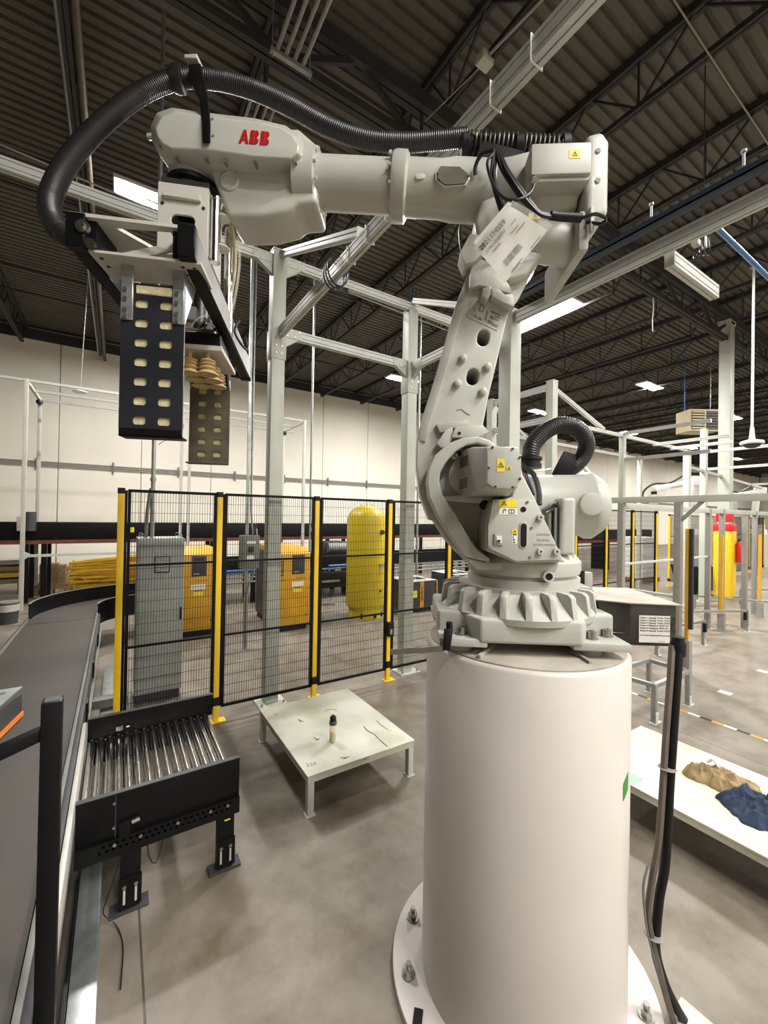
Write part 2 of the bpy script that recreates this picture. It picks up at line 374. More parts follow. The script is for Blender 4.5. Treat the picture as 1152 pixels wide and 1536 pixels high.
# ------------------------------------------------------------------ high-bay lamps on a regular grid, plus added fill lamps
def lamp(x, y, z, lx, ly, label, bars=1):
    t = thing('highbay_lamp', label, 'lamp', (x, y, z), group='high-bay lamps under the roof')
    MB().box(x-lx/2-.03, x+lx/2+.03, y-ly/2-.03, y+ly/2+.03, z+.02, z+.08).build('housing', 'white_paint', t, .01, 1)
    e = lx/bars
    for i in range(bars):
        a = x-lx/2 + e*i + .02; MB().add([(a, y-ly/2, z+.012), (a+e-.04, y-ly/2, z+.012), (a+e-.04, y+ly/2, z+.012), (a, y+ly/2, z+.012)], [(3, 2, 1, 0)]).build('light_panel', 'lamp_glow', t)
    for s in (-1, 1): MB().bar((x, y+s*ly*.35, z+.08), (x, y+s*ly*.35, HC), .008, .008).build('hanger', 'galv', t)
LX = [.5, 8.65, 16.5, 24.5, 32.6, 41, 50]; LY = [-9.0, -3.8, 1.5, 6.9, 12.3]
FILL_LAMPS = [(2.3, -2.3), (4.6, -5.0), (4.6, -9.0)]      # extra fill lamps added behind the viewer to brighten the robot's front
names = {(24.5, 6.9): 'small high-bay lamp right of the building column, nearest the dome camera', (24.5, 12.3): 'small high-bay lamp low over the far frames by the building column', (.5, 6.9): 'glowing high-bay lamp behind the thick hose and gripper', (8.65, 6.9): 'large blazing twin high-bay lamp between the arm and the rail',
         (8.65, 12.3): 'glowing high-bay lamp just left of the lower arm', (16.5, 6.9): 'glowing high-bay lamp above the corrugated cuff hose, towards the heater', (16.5, 12.3): 'glowing high-bay lamp directly above the curved hose behind the motor'}
for lx, ly in FILL_LAMPS: lamp(lx, ly, 6.95, 1.25, .36, 'added fill lamp overhead outside the picture')
for lx in LX:
    for ly in LY:
        if (lx, ly) == (.5, 1.5): continue
        if (lx, ly) == (8.65, 6.9): lamp(8.65, 6.5, 6.95, .9, 1.9, names[(lx, ly)], 2)
        elif (lx, ly) in names: lamp(lx, ly + (.65 if ly == 6.9 else 0), 6.95, 1.25, .36, names[(lx, ly)])
        else: lamp(lx + (.3 if lx < 1 else 0), ly + (.65 if ly == 6.9 else 0), 6.95, 1.25, .36, 'small distant high-bay lamp further down the hall' if lx > 20 else 'added fill lamp overhead outside the picture')
# ================================================================== THE ROBOT (local frame: x forward along the arm, y towards the viewer, z up)
from mathutils.geometry import tessellate_polygon
PH = math.radians(-54); RO = Vector((1.531, 1.218, 1.485)); XP = Vector((math.sin(PH), math.cos(PH), 0)); YP = Vector((-math.cos(PH), math.sin(PH), 0))
def rl(px, py, yp):
    d = ray(px, py); t = (yp-(CAM-RO).dot(YP))/d.dot(YP); p = CAM+d*t-RO; return (p.dot(XP), p.z)
def rlp(px, py, yp): a = rl(px, py, yp); return (a[0], yp, a[1])
def RL(pts, yp): return [rl(a, b, yp) for a, b in pts]
def prism_holes(mb, poly, holes, a0, a1, fn=None):
    fn = fn or (lambda u, v, a: (u, a, v)); loops = [poly] + holes
    tris = tessellate_polygon([[Vector((u, v, 0)) for u, v in l] for l in loops]); flat = [p for l in loops for p in l]; n = len(flat)
    fs = [tuple(t) for t in tris] + [tuple(i+n for i in t)[::-1] for t in tris]; o = 0
    for l in loops:
        k = len(l); fs += [(o+i, o+(i+1) % k, n+o+(i+1) % k, n+o+i) for i in range(k)]; o += k
    return mb.add([fn(u, v, a0) for u, v in flat] + [fn(u, v, a1) for u, v in flat], fs)
def band(mb, A, B, a0, a1):
    n = len(A); V = [(u, a0, v) for u, v in A] + [(u, a0, v) for u, v in B] + [(u, a1, v) for u, v in A] + [(u, a1, v) for u, v in B]; fs = []
    for i in range(n-1):
        fs += [(i, i+1, n+i+1, n+i), (2*n+i, 3*n+i, 3*n+i+1, 2*n+i+1), (i, 2*n+i, 2*n+i+1, i+1), (n+i, n+i+1, 3*n+i+1, 3*n+i)]
    fs += [(0, n, 3*n, 2*n), (n-1, 3*n-1, 4*n-1, 2*n-1)]
    return mb.add(V, fs)

# ---- pedestal
pd = thing('robot_pedestal', 'tall white steel cylinder pedestal bolted to the floor under the robot', 'pedestal', (RO.x, RO.y, 0))
cx, cy = RO.x, RO.y; R = .4217
MB().lathe([(R, .02), (R, 1.45), (R-.012, 1.464), (R-.03, 1.464)], 96, (cx, cy, 0)).build('tube', 'pedestal_paint', pd, sharp=60)
MB().lathe([(R-.03, 1.455), (R-.016, 1.457), (R-.016, 1.47), (R-.024, 1.475)], 96, (cx, cy, 0)).build('top_plate', 'dusty_plate', pd)
MB().lathe([(.552, 0), (.552, .028), (.548, .03)], 96, (cx, cy, 0)).build('flange', 'pedestal_paint', pd)
for i in range(12):
    a = 2*PI*i/12 + .07; bx, by = cx+.49*math.cos(a), cy+.49*math.sin(a)
    b = MB().cyl((bx, by, .03), (bx, by, .036), .03, n=16).cyl((bx, by, .036), (bx, by, .062), .021, n=6).cyl((bx, by, .062), (bx, by, .082), .0115, n=10)
    b.build('anchor_bolt', 'bolt_steel', pd)
ang = math.atan2(-RO.y, -RO.x)
def wrap_patch(name, m, z0, z1, a0, a1, rr=R+.0015):
    mb = MB(); k = 6; vs = []
    for i in range(k+1):
        a = a0+(a1-a0)*i/k; vs += [(cx+rr*math.cos(a), cy+rr*math.sin(a), z0), (cx+rr*math.cos(a), cy+rr*math.sin(a), z1)]
    return mb.add(vs, [(2*i, 2*i+2, 2*i+3, 2*i+1) for i in range(k)])
t = wrap_patch('x', 0, .965, 1.03, ang+1.02, ang+1.15); v = t.v; v2 = []
for i, p in enumerate(v): v2.append((p[0], p[1], p[2] + (i//2)*.004))
t.v = v2; tag(t.build('tape_strip', 'green_tape'), 'dark green tape strip stuck on the white pedestal', 'tape')
# black tape pad on the flange
a = at(627, 1527, z=.03); MB().bar((a.x-.02, a.y-.02, .033), (a.x+.02, a.y+.02, .033), .035, .006).build('black_pad', 'rubber_black', pd)
# two weld-on guide strips and a shim plate on the pedestal top
for p0, p1 in (((718, 985), (741, 967)), ((886, 994), (858, 976))):
    q0 = at(*p0, z=1.48); q1 = at(*p1, z=1.48); MB().bar(q0, q1, .014, .012).build('guide_strip', 'dusty_plate', pd, .002)

# ---- robot root
rb = thing('industrial_robot', 'large grey six-axis robot arm on the white pedestal', 'robot', RO, math.atan2(XP.y, XP.x))
def rp(mb, name, m='robot_paint', parent=None, bevel=0, seg=2, **k): return mb.build(name, m, parent or rb, bevel, seg, local=True, **k)
bx = .035
# base casting
mb = MB()
for x0, x1 in ((.21, .39), (-.32, -.11)):
    for y0, y1 in ((.09, .30), (-.30, -.09)): mb.prism([(x0, y0), (x1, y0), (x1, y1*.98 if y1 > 0 else y1), (x0, y1)], .022, .052, lambda u, v, a: (u, v, a))
base = rp(mb, 'foot_plates', 'robot_cast', None, .006, 2); base.name = 'foot_plate'
mb = MB().prism([(-.14, .305), (.24, .305), (.29, .2), (.39, .18), (.39, -.18), (.29, -.2), (.24, -.305), (-.14, -.305), (-.2, -.2), (-.31, -.18), (-.31, .18), (-.2, .2)], .04, .135, lambda u, v, a: (u, v, a))
rp(mb, 'base_casting', 'robot_cast', None, .014, 3)
rp(MB().lathe([(.325, .11), (.33, .135), (.265, .2), (.25, .215), (.25, .23)], 64, (bx, 0, 0)), 'base_cone', 'robot_cast')
ribm = MB().prism([(.245, .228), (.302, .226), (.318, .215), (.33, .135), (.245, .14)], -.013, .013).mesh('rib', .0015, 1)
for i in range(22):
    o = link('rib', ribm, 'robot_cast', rb, True); o.location = (bx, 0, 0); o.rotation_euler = (0, 0, 2*PI*i/22+.05)
# gussets up to the corner feet
for sx, ex in ((1, .30), (-1, -.24)):
    for sy in (1, -1):
        mb = MB().loft([[(ex-.05, sy*.12, .05), (ex+.05, sy*.12, .05), (ex+.05, sy*.06, .13), (ex-.05, sy*.06, .13)], [(bx+sx*.17, sy*.1, .05), (bx+sx*.2, sy*.02, .05), (bx+sx*.2, sy*.02, .21), (bx+sx*.17, sy*.1, .21)]])
        rp(mb, 'gusset', 'robot_cast', None, .006, 2)
for fx, fy in ((.345, .17), (.30, .235), (-.20, .235), (-.275, .195), (.345, -.17), (.30, -.235), (-.20, -.235), (-.275, -.195)):
    rp(MB().cyl((fx, fy, .05), (fx, fy, .056), .024, n=16).lathe([(.017, .056), (.017, .082), (.01, .083), (.01, .076)], 14, (fx, fy, 0)), 'foot_bolt', 'bolt_steel')
for fx in (.3, -.2): rp(MB().cyl((fx, .2, -.01), (fx, .2, .024), .05, n=20), 'levelling_pad', 'pale_grey')
for fx in (.3, -.2): rp(MB().cyl((fx, -.2, -.01), (fx, -.2, .024), .05, n=20), 'levelling_pad', 'pale_grey')
# turntable
rp(MB().lathe([(.235, .215), (.238, .265), (.22, .268), (.22, .28), (.235, .283), (.24, .30), (.24, .335), (.215, .365), (.19, .38)], 64, (bx-.03, 0, 0)), 'turntable', 'robot_paint')
q = rlp(821, 864, .235); rp(MB().cyl((q[0], .2, q[2]), (q[0], .252, q[2]), .022, n=18).build('x', 'robot_paint') and MB().lathe([(.022, .19), (.022, .255), (.014, .256), (.013, .22)], 18, (q[0], 0, q[2]), (0, 1, 0)), 'vent_boss', 'robot_paint'); bpy.data.objects.remove(bpy.data.objects['x'])
rp(MB().cyl((q[0], .225, q[2]), (q[0], .2535, q[2]), .0125, n=14), 'vent_plug', 'rubber_black')
# rotating frame: body block, shoulder disc with rim, front panel
PAN = [(740, 749), (803, 750), (843, 835), (842, 840), (774, 842), (732, 822), (732, 787)]
mb = MB().prism(RL([(738, 752), (768, 746), (778, 710), (784, 712), (804, 752), (843, 836), (848, 843), (775, 845), (728, 826), (728, 785)], .27), -.24, .275)
rp(mb, 'body_block', 'robot_paint', None, .012, 3)
pn = rp(MB().prism(RL(PAN, .29), .27, .29), 'front_panel', 'robot_paint', None, .004, 2)
OUT = [(748, 672), (735, 660), (717, 654), (695, 656), (672, 665), (654, 682), (643, 702), (640, 722), (643, 745), (657, 776), (678, 808), (697, 836), (735, 844)]
INN = [(744, 680), (730, 668), (716, 664), (700, 667), (684, 677), (670, 692), (661, 708), (659, 722), (664, 742), (684, 772), (700, 800), (716, 824), (735, 838)]
rp(band(MB(), RL(OUT, .2), RL(INN, .2), -.02, .2), 'shoulder_rim', 'robot_paint', None, .009, 3)
rp(MB().prism(RL(OUT + [(760, 842), (765, 700)], .1), -.2, .09), 'shoulder_casting', 'robot_cast', None, .02, 3)
rp(MB().prism(RL([(665, 745), (668, 752), (735, 757), (742, 748), (742, 742), (690, 742)], .17), .05, .17), 'shelf_rib', 'robot_paint', None, .008, 2)
c = rl(709, 713, .12); rp(MB().lathe([(.1, .08), (.1, .12), (.092, .125)], 40, (c[0], 0, c[1]), (0, 1, 0)), 'gear_cover', 'robot_paint')
for p in ((682, 684), (712, 674)):
    c = rl(*p, .14); o = rp(MB().lathe([(.014, .1), (.014, .14), (.005, .141), (.005, .13)], 14, (c[0], 0, c[1]), (0, 1, 0)), 'lug', 'robot_paint')
c = rl(727, 724, .2); c = rl(728, 757, .18); rp(MB().ball((c[0], .16, c[1]), .022, 12, 8), 'vent_knob', 'rubber_black')
# lower left fairing under the shoulder
rp(MB().prism(RL([(638, 752), (646, 770), (672, 812), (695, 838), (720, 843), (700, 800), (664, 758)], .05), -.22, .06), 'shoulder_web', 'robot_cast', None, .012, 2)
rp(MB().prism(RL([(697, 836), (728, 843), (780, 845), (850, 845), (852, 856), (716, 856)], .2), -.2, .2), 'body_skirt', 'robot_paint', None, .012, 2)

# panel details
for p in ((744.5, 750.5), (791, 753), (734, 821), (797.5, 791.5), (795, 836)):
    c = rl(*p, .29); rp(MB().cyl((c[0], .289, c[1]), (c[0], .294, c[1]), .005, n=10), 'screw', 'bolt_steel', pn)
c = rl(785, 764, .29); rp(MB().cyl((c[0], .27, c[1]), (c[0], .2915, c[1]), .0105, n=18), 'port', 'rubber_black', pn)
for p in ((810, 776), (810, 827), (834, 827)):
    c = rl(*p, .29); o = rp(MB().lathe([(.0125, .288), (.0125, .303), (.004, .304), (.004, .296)], 16, (c[0], 0, c[1]), (0, 1, 0)), 'lifting_boss', 'robot_paint', pn)
    rp(MB().cyl((c[0], .296, c[1]), (c[0], .3045, c[1]), .0035, n=10), 'boss_hole', 'rubber_black', pn)
c = rl(785, 803, .29); hw = .017; hh = .052
rp(MB().prism(obround(c[0], c[1], hw, hh), .286, .293), 'slot_frame', 'motor_case', pn, .002, 1)
rp(MB().prism(obround(c[0]+.0, c[1], hw-.006, hh-.007), .287, .2942), 'slot', 'rubber_black', pn)
c = rl(748, 809, .29); sw = rp(MB().box(c[0]-.011, c[0]+.009, .29, .2935, c[1]-.013, c[1]+.013), 'switch_plate', 'paper', pn)
rp(MB().box(c[0]-.005, c[0]+.006, .2935, .298, c[1]-.010, c[1]-.002), 'switch_key', 'ink', pn)
rp(MB().bar((c[0]+.017, .293, c[1]+.02), (c[0]+.017, .293, c[1]-.02), .003, .006, (0,1,0)).bar((c[0]+.017, .293, c[1]-.02), (c[0]-.014, .293, c[1]-.022), .006, .003), 'switch_guard', 'mid_grey', pn)
def sticker(parent, cx_, cz_, w_, h_, y_, m='sticker_yellow', tri=None, name='warning_label'):
    s_ = rp(MB().box(cx_-w_/2, cx_+w_/2, y_, y_+.0012, cz_-h_/2, cz_+h_/2), name, m, parent)
    if tri:
        for (tx, tz, ts) in tri:
            o = [(tx-ts*.87, tz-ts*.5), (tx+ts*.87, tz-ts*.5), (tx, tz+ts)]; i = [(tx-ts*.6, tz-ts*.34), (tx+ts*.6, tz-ts*.34), (tx, tz+ts*.68)]
            rp(prism_holes(MB(), o, [i], y_+.001, y_+.002), 'warning_triangle', 'ink', parent)
            rp(MB().box(tx-ts*.07, tx+ts*.07, y_+.001, y_+.002, tz-ts*.2, tz+ts*.4), 'warning_mark', 'ink', parent)
    return s_
c = rl(762, 755, .29); d = rl(762, 767, .29)
sticker(pn, c[0], c[1], .068, .029, .29, tri=[(c[0]+.015, c[1]-.002, .012)])
sticker(pn, d[0], d[1], .068, .026, .29, 'paper', name='instruction_label')
rp(MB().tube([(d[0]+.018, .2918, d[1]-.007), (d[0]+.018, .2918, d[1]+.006), (d[0]+.012, .2918, d[1]+.009), (d[0]+.008, .2918, d[1]+.002)], .0014, 5), 'hook_mark', 'ink', pn)
rp(prism_holes(MB(), [(d[0]-.024, d[1]-.008), (d[0]-.002, d[1]-.008), (d[0]-.002, d[1]+.008), (d[0]-.024, d[1]+.008)], [[(d[0]-.022, d[1]-.006), (d[0]-.014, d[1]-.006), (d[0]-.014, d[1]+.006), (d[0]-.022, d[1]+.006)], [(d[0]-.012, d[1]-.006), (d[0]-.004, d[1]-.006), (d[0]-.004, d[1]+.006), (d[0]-.012, d[1]+.006)]], .291, .2922), 'book_mark', 'ink', pn)
c = rl(772, 797, .29); sticker(pn, c[0], c[1], .019, .016, .29, tri=[(c[0], c[1]-.001, .006)])
c = rl(772, 808, .29); sticker(pn, c[0], c[1]+.003, .019, .044, .2895, 'paper', name='instruction_label')
rp(MB().box(c[0]-.007, c[0]+.007, .29, .2915, c[1]+.014, c[1]+.018).box(c[0]-.002, c[0]+.007, .29, .2915, c[1]-.006, c[1]-.003).box(c[0]+.004, c[0]+.006, .29, .2915, c[1]-.002, c[1]+.01).box(c[0]-.001, c[0]+.006, .29, .2915, c[1]-.016, c[1]-.011), 'label_print', 'ink', pn)
c = rl(815, 803, .29); text('CAUTION', .011, (c[0], .29, c[1]+.003), (-1,0,0), (0,0,1), 'motor_case', rb, True, .0012)
c = rl(815, 810, .29); text('OIL LEVEL', .011, (c[0], .29, c[1]), (-1,0,0), (0,0,1), 'motor_case', rb, True, .0012)
c = rl(817, 817, .29); text('BEFORE MOVING', .011, (c[0], .29, c[1]), (-1,0,0), (0,0,1), 'motor_case', rb, True, .0012)

# shoulder motor with finned side and eight-sided cover
COV = [(731, 677), (738, 669), (771, 671), (782, 683), (782, 720), (772, 733), (741, 732), (731, 725)]
cov = RL(COV, .46); mid = (sum(p[0] for p in cov)/8, sum(p[1] for p in cov)/8)
def rect(x0, x1, z0, z1, y): return [(x0, y, z0), (x1, y, z0), (x1, y, z1), (x0, y, z1)]
ms = rp(MB().loft([rect(.125, .305, .59, .80, .09), rect(.13, .285, .60, .785, .28), rect(.14, .25, .622, .762, .43)]), 'shoulder_motor', 'motor_case', None, .008, 2)
rp(MB().prism(cov, .43, .46), 'motor_cover', 'motor_case', None, .003, 2)
for p in ((739, 671), (769, 673), (780, 686), (780, 718), (769, 731), (743, 730), (733, 702)):
    c = rl(*p, .46); rp(MB().cyl((c[0], .455, c[1]), (c[0], .464, c[1]), .004, n=8), 'screw', 'dark_steel', ms)
for k in range(10):
    zz = .635 + .0085*k + (.045 if k > 4 else 0); s0, s1 = .11, .25
    x0 = .305-.02*(s0-.09)/.19; x1 = .305-.02*(s1-.09)/.19
    rp(MB().bar((x0, s0, zz), (x1, s1, zz), .006, .003), 'cooling_slot', 'ink', ms)
c = rl(755, 698, .46); sticker(ms, c[0]+.009, c[1], .025, .044, .46, tri=[(c[0]+.009, c[1]-.001, .0125)])
c = rl(766, 702, .46); sticker(ms, c[0]+.006, c[1], .016, .013, .46, tri=[(c[0]+.006, c[1]-.001, .006)])

# lower arm with two through holes
LA = [(712, 383), (683, 459), (666, 519), (647, 584), (631, 634), (625, 661), (624, 700), (630, 742), (645, 780), (690, 792), (722, 760), (722, 652), (733, 594), (747, 536), (760, 480), (770, 442), (795, 415), (812, 380), (800, 345), (765, 332), (730, 350)]
def oval(cx_, cy_, hw_, hh_, tilt): 
    o = []
    for i in range(16):
        a = 2*PI*i/16; s = hw_*math.cos(a); u_ = hw_*math.sin(a) + (hh_-hw_)*(1 if math.sin(a) > 1e-6 else -1 if math.sin(a) < -1e-6 else 0)
        o.append((cx_ + s*math.cos(tilt) + u_*math.sin(tilt), cy_ + s*math.sin(tilt) - u_*math.cos(tilt)))
    return o
holes = [RL(oval(725, 506.5, 9, 12.5, .14), .05), RL(oval(709, 565, 9, 12.5, .14), .05)]
la = rp(prism_holes(MB(), RL(LA, .05), holes, -.17, .05), 'lower_arm', 'robot_paint', None, .014, 3, ang=50)
rp(MB().prism(RL([(690, 470), (760, 480), (712, 640), (640, 640)], -.1), -.175, -.165), 'arm_back', 'dark_grey')
# raised left edge flange of the lower arm
rp(MB().loft([[rlp(x, y, yy) for x, y, yy in ((a, b, .05), (a+13, b+2, .062), (a+13, b+2, .02), (a, b, .0))] for a, b in ((708, 394), (683, 459), (666, 519), (647, 584), (631, 634), (626, 661))]), 'arm_edge', 'robot_paint', la, .006, 2)
for p in ((694, 538), (731, 551), (686, 576), (724, 588)):
    c = rl(*p, .05); rp(MB().lathe([(.019, .048), (.019, .056), (.014, .058), (.014, .074), (.011, .076)], 14, (c[0], 0, c[1]), (0, 1, 0)), 'stop_bolt', 'robot_paint', la)
# instruction plate on the arm
pl = [rl(*p, .052) for p in ((707.5, 447), (757, 468), (746, 496), (700.5, 475))]
ipl = rp(MB().prism(pl, .05, .0525), 'instruction_plate', 'pale_grey', la)
def on_plate(u_, v_): return tuple(pl[0][k] + (pl[1][k]-pl[0][k])*u_ + (pl[3][k]-pl[0][k])*v_ for k in (0, 1))
mb = MB(); rng = random.Random(3)
for (u0, u1, v0, v1) in ((.28, .4, .12, .16), (.28, .4, .44, .48), (.28, .31, .12, .48), (.38, .41, .12, .48), (.1, .16, .42, .45), (.14, .17, .42, .62), (.3, .42, .78, .9), (.22, .26, .75, .9), (.62, .72, .2, .32), (.72, .9, .2, .3), (.75, .9, .38, .42), (.64, .9, .5, .58), (.64, .7, .44, .62), (.6, .74, .72, .86), (.74, .9, .78, .92), (.5, .55, .3, .8), (.1, .22, .8, .83)):
    mb.prism([on_plate(u0, v0), on_plate(u1, v0), on_plate(u1, v1), on_plate(u0, v1)], .0525, .0535)
rp(mb, 'plate_print', 'ink_soft', la)
# cast arrow mark
a = [rl(*p, .051) for p in ((685, 615), (692, 613), (701, 620), (705, 622))]
rp(MB().tube([(u_, .051, v_) for u_, v_ in a], .003, 5), 'cast_mark', 'robot_cast', la)
# brackets at both ends of the arm
rp(MB().prism(RL([(655, 665), (668, 645), (678, 640), (682, 652), (672, 668), (662, 672)], .09), .05, .09), 'stop_bracket', 'robot_paint', la, .004, 2)
rp(MB().prism(RL([(677, 656), (683, 640), (724, 637), (735, 648), (716, 656)], .1), .04, .1), 'stop_block', 'robot_paint', la, .006, 2)
c = rl(689, 650, .1); rp(MB().cyl((c[0], .09, c[1]), (c[0], .102, c[1]), .007, n=12), 'block_hole', 'rubber_black', la)
rp(MB().prism(RL([(654, 636), (700, 630), (706, 640), (682, 642), (660, 650)], .07), .03, .075), 'arm_lip', 'robot_cast', la, .006, 2)
rp(MB().prism(RL([(724, 432), (737, 428), (736, 442), (730, 448), (723, 443)], .11), .05, .11), 'stop_bracket', 'robot_paint', la, .004, 2)
rp(MB().prism(RL([(738, 430), (750, 434), (757, 441), (770, 440), (772, 460), (752, 452), (738, 444)], .1), .04, .1), 'stop_block', 'robot_paint', la, .006, 2)
rp(MB().prism(RL([(706, 400), (712, 383), (742, 396), (765, 428), (770, 442), (740, 432), (720, 428), (704, 432)], .09), .0, .09), 'arm_lip', 'robot_cast', la, .008, 2)

# upper arm
def az(x): return 1.988 + .082*(x-.17)
AX = Vector((1, 0, .082)).normalized()
def armlathe(prof, n=40): return MB().lathe([(r, (x-0)/AX.x) for r, x in prof], n, (0, 0, az(0)), AX)
rp(armlathe([(.118, .16), (.122, .2), (.122, .34), (.113, .4), (.113, .57)]), 'arm_tube_rear', 'robot_paint')
rp(armlathe([(.12, .545), (.137, .555), (.138, .6), (.132, .615), (.12, .617)]), 'arm_flange', 'robot_paint')
rp(armlathe([(.108, .6), (.108, .97)]), 'arm_tube', 'robot_paint')
rp(armlathe([(.112, .955), (.135, .958), (.137, .99), (.14, 1.05)]), 'wrist_flange', 'robot_paint')
for k in range(12):
    a = 2*PI*k/12; p = Vector((0, .126*math.cos(a), .126*math.sin(a)))
    for X_ in (.617, .955):
        q = Vector((X_, p.y, az(X_)+p.z)); s_ = 1 if X_ < .7 else -1
        rp(MB().cyl(q, q+AX*.012*s_, .008, n=8), 'flange_screw', 'robot_paint')
# access cover on the rear tube
HX = [(655, 259), (661, 249), (690, 250), (705, 263), (697, 276), (667, 278), (656, 269)]
rp(MB().prism([(u_*1.0, v_) for u_, v_ in RL([(652, 259), (659, 246), (692, 247), (709, 263), (699, 279), (665, 281), (653, 270)], .115)], .08, .118), 'cover_rim', 'robot_paint', None, .004, 2)
rp(MB().prism(RL(HX, .12), .11, .122), 'access_cover', 'brown_plate', None, .002, 1)
for p in ((658, 260), (660, 268), (702, 263)):
    c = rl(*p, .122); rp(MB().cyl((c[0], .12, c[1]), (c[0], .125, c[1]), .004, n=8), 'screw', 'bolt_steel')
c = rl(630, 264, .11); rp(MB().prism(obround(c[0], c[1], .022, .014), .09, .112), 'boss', 'robot_paint', None, .005, 2)
# elbow housing and rear motors
rp(MB().loft([[(.17, .118*math.cos(a), az(.17)+.118*math.sin(a)) for a in [2*PI*i/24 for i in range(24)]], [(.1, .14*math.cos(a), 1.965+.145*math.sin(a)) for a in [2*PI*i/24 for i in range(24)]], [(.0, .16*max(-1, min(1, 1.25*math.cos(a))), 1.93+.15*max(-1, min(1, 1.2*math.sin(a)))) for a in [2*PI*i/24 for i in range(24)]], [(-.16, .16*max(-1, min(1, 1.25*math.cos(a))), 1.93+.14*max(-1, min(1, 1.2*math.sin(a)))) for a in [2*PI*i/24 for i in range(24)]]]), 'elbow_housing', 'robot_paint', None, .01, 2)
rp(MB().prism(RL([(712, 330), (722, 300), (745, 290), (800, 330), (826, 345), (818, 375), (790, 412), (765, 420), (740, 395), (716, 360)], .1), -.14, .1), 'elbow_casting', 'robot_paint', None, .02, 3)
rp(MB().prism(RL([(690, 378), (705, 350), (722, 352), (730, 375), (712, 392), (698, 396)], .12), .02, .12), 'elbow_lug', 'robot_cast', None, .006, 2)
rp(MB().prism([(-.17, 1.70), (-.262, 1.74), (-.262, 2.03), (-.235, 2.075), (-.17, 2.06)], -.24, .2), 'rear_plate', 'robot_paint', None, .025, 4)
rp(MB().box(-.19, -.15, -.24, .19, 1.6, 1.76), 'rear_plate_foot', 'robot_cast', None, .012, 2)
em = rp(MB().box(-.17, .06, .03, .25, 1.862, 1.985), 'arm_motor', 'motor_case', None, .008, 2)
rp(MB().box(-.165, .045, .05, .235, 1.845, 1.865), 'motor_tray', 'motor_case', em, .006, 2)
sticker(em, -.105, 1.937, .042, .034, .25, tri=[(-.105, 1.935, .012)])
rp(MB().box(-.17, .02, -.2, -.01, 1.80, 1.95), 'arm_motor', 'motor_case', None, .01, 2)
m3 = rp(MB().cyl((-.17, .06, 1.70), (.06, .06, 1.74), .085, n=24), 'lower_motor', 'motor_case', None, .01, 2)
c = rl(803, 322, .16); sticker(rb, c[0], c[1], .05, .025, .152, tri=[(c[0], c[1]-.001, .01)])
for zz in (2.0, 1.88): rp(MB().cyl((-.172, .2, zz), (-.172, .208, zz), .011, n=12), 'plug', 'mid_grey')
for zz in (1.99, 1.87): rp(MB().cyl((-.215, .198, zz), (-.215, .204, zz), .01, n=12), 'plug', 'mid_grey')
rp(MB().box(-.2, -.182, .195, .215, 1.655, 1.76), 'cable_bracket', 'robot_paint', None, .004, 1)
rp(MB().lathe([(.012, .05), (.012, .09), (.006, .1)], 12, (.02, .0, 0), (0, 1, 0)).build('x', 'robot_paint') and MB().cyl((.045, .252, 1.835), (.045, .225, 1.86), .014, n=12), 'cable_gland', 'motor_case'); bpy.data.objects.remove(bpy.data.objects['x'])

# wrist: rounded casing cover, casting and tilt unit
WO = [(225, 190), (234, 169), (257, 161), (304, 168), (382, 177), (429, 188), (450, 204), (459, 221), (459, 243), (443, 252), (382, 256), (317, 252), (260, 247), (238, 231), (228, 212)]
WI = [(233, 193), (242, 176), (262, 167), (304, 174), (382, 183), (421, 191), (439, 203), (448, 217), (447, 229), (435, 238), (382, 235), (317, 225), (256, 222), (243, 215), (236, 205)]
wo = RL(WO, .1); wi = RL(WI, .17)
wh = rp(MB().loft([[(u_, -.1, v_) for u_, v_ in wo], [(u_, .1, v_) for u_, v_ in wo], [(u_, .17, v_) for u_, v_ in wi]]), 'wrist_cover', 'robot_paint', None, .008, 3, ang=20)
rp(MB().prism(RL([(300, 245), (318, 262), (335, 305), (345, 333), (400, 332), (438, 322), (448, 313), (478, 311), (478, 224), (450, 200), (300, 190)], .05), -.13, .08), 'wrist_casting', 'robot_paint', None, .025, 3)
c = rl(345, 272, .08); rp(MB().lathe([(.05, .05), (.045, .085), (.038, .09), (.036, .084)], 24, (c[0], 0, c[1]), (0, 1, 0)), 'wrist_boss', 'robot_paint')
c = rl(291, 270, 0)
WX, WZ = c[0], c[1]
rp(MB().lathe([(.1, .09), (.105, .05), (.11, .0), (.1, -.035), (.085, -.04)], 32, (WX, 0, WZ)), 'tilt_housing', 'robot_cast')
rp(MB().box(WX-.09, WX+.1, -.12, .06, WZ-.02, WZ+.1), 'tilt_body', 'robot_cast', None, .03, 3)
for k in range(12):
    a = 2*PI*k/12; rp(MB().cyl((WX+.098*math.cos(a), .098*math.sin(a), WZ-.02), (WX+.098*math.cos(a), .098*math.sin(a), WZ+.01), .01, n=8), 'tilt_screw', 'robot_cast')
rp(MB().lathe([(.1, -.042), (.118, -.044), (.12, -.066), (.1, -.075)], 40, (WX, 0, WZ)), 'tool_flange', 'rubber_black')
for p in ((322, 185), (323, 210), (241, 219), (263, 234), (308, 236), (336, 241), (382, 244), (443, 242)):
    c = rl(*p, .15); rp(MB().cyl((c[0], .12, c[1]), (c[0], .152 if p[1] > 212 else .172, c[1]), .006, n=10), 'cover_screw', 'mid_grey', wh)
c = rl(226, 205, 0); rp(MB().cyl((c[0]-.02, 0, c[1]), (c[0]+.012, 0, c[1]), .014, n=10), 'end_plug', 'robot_paint')
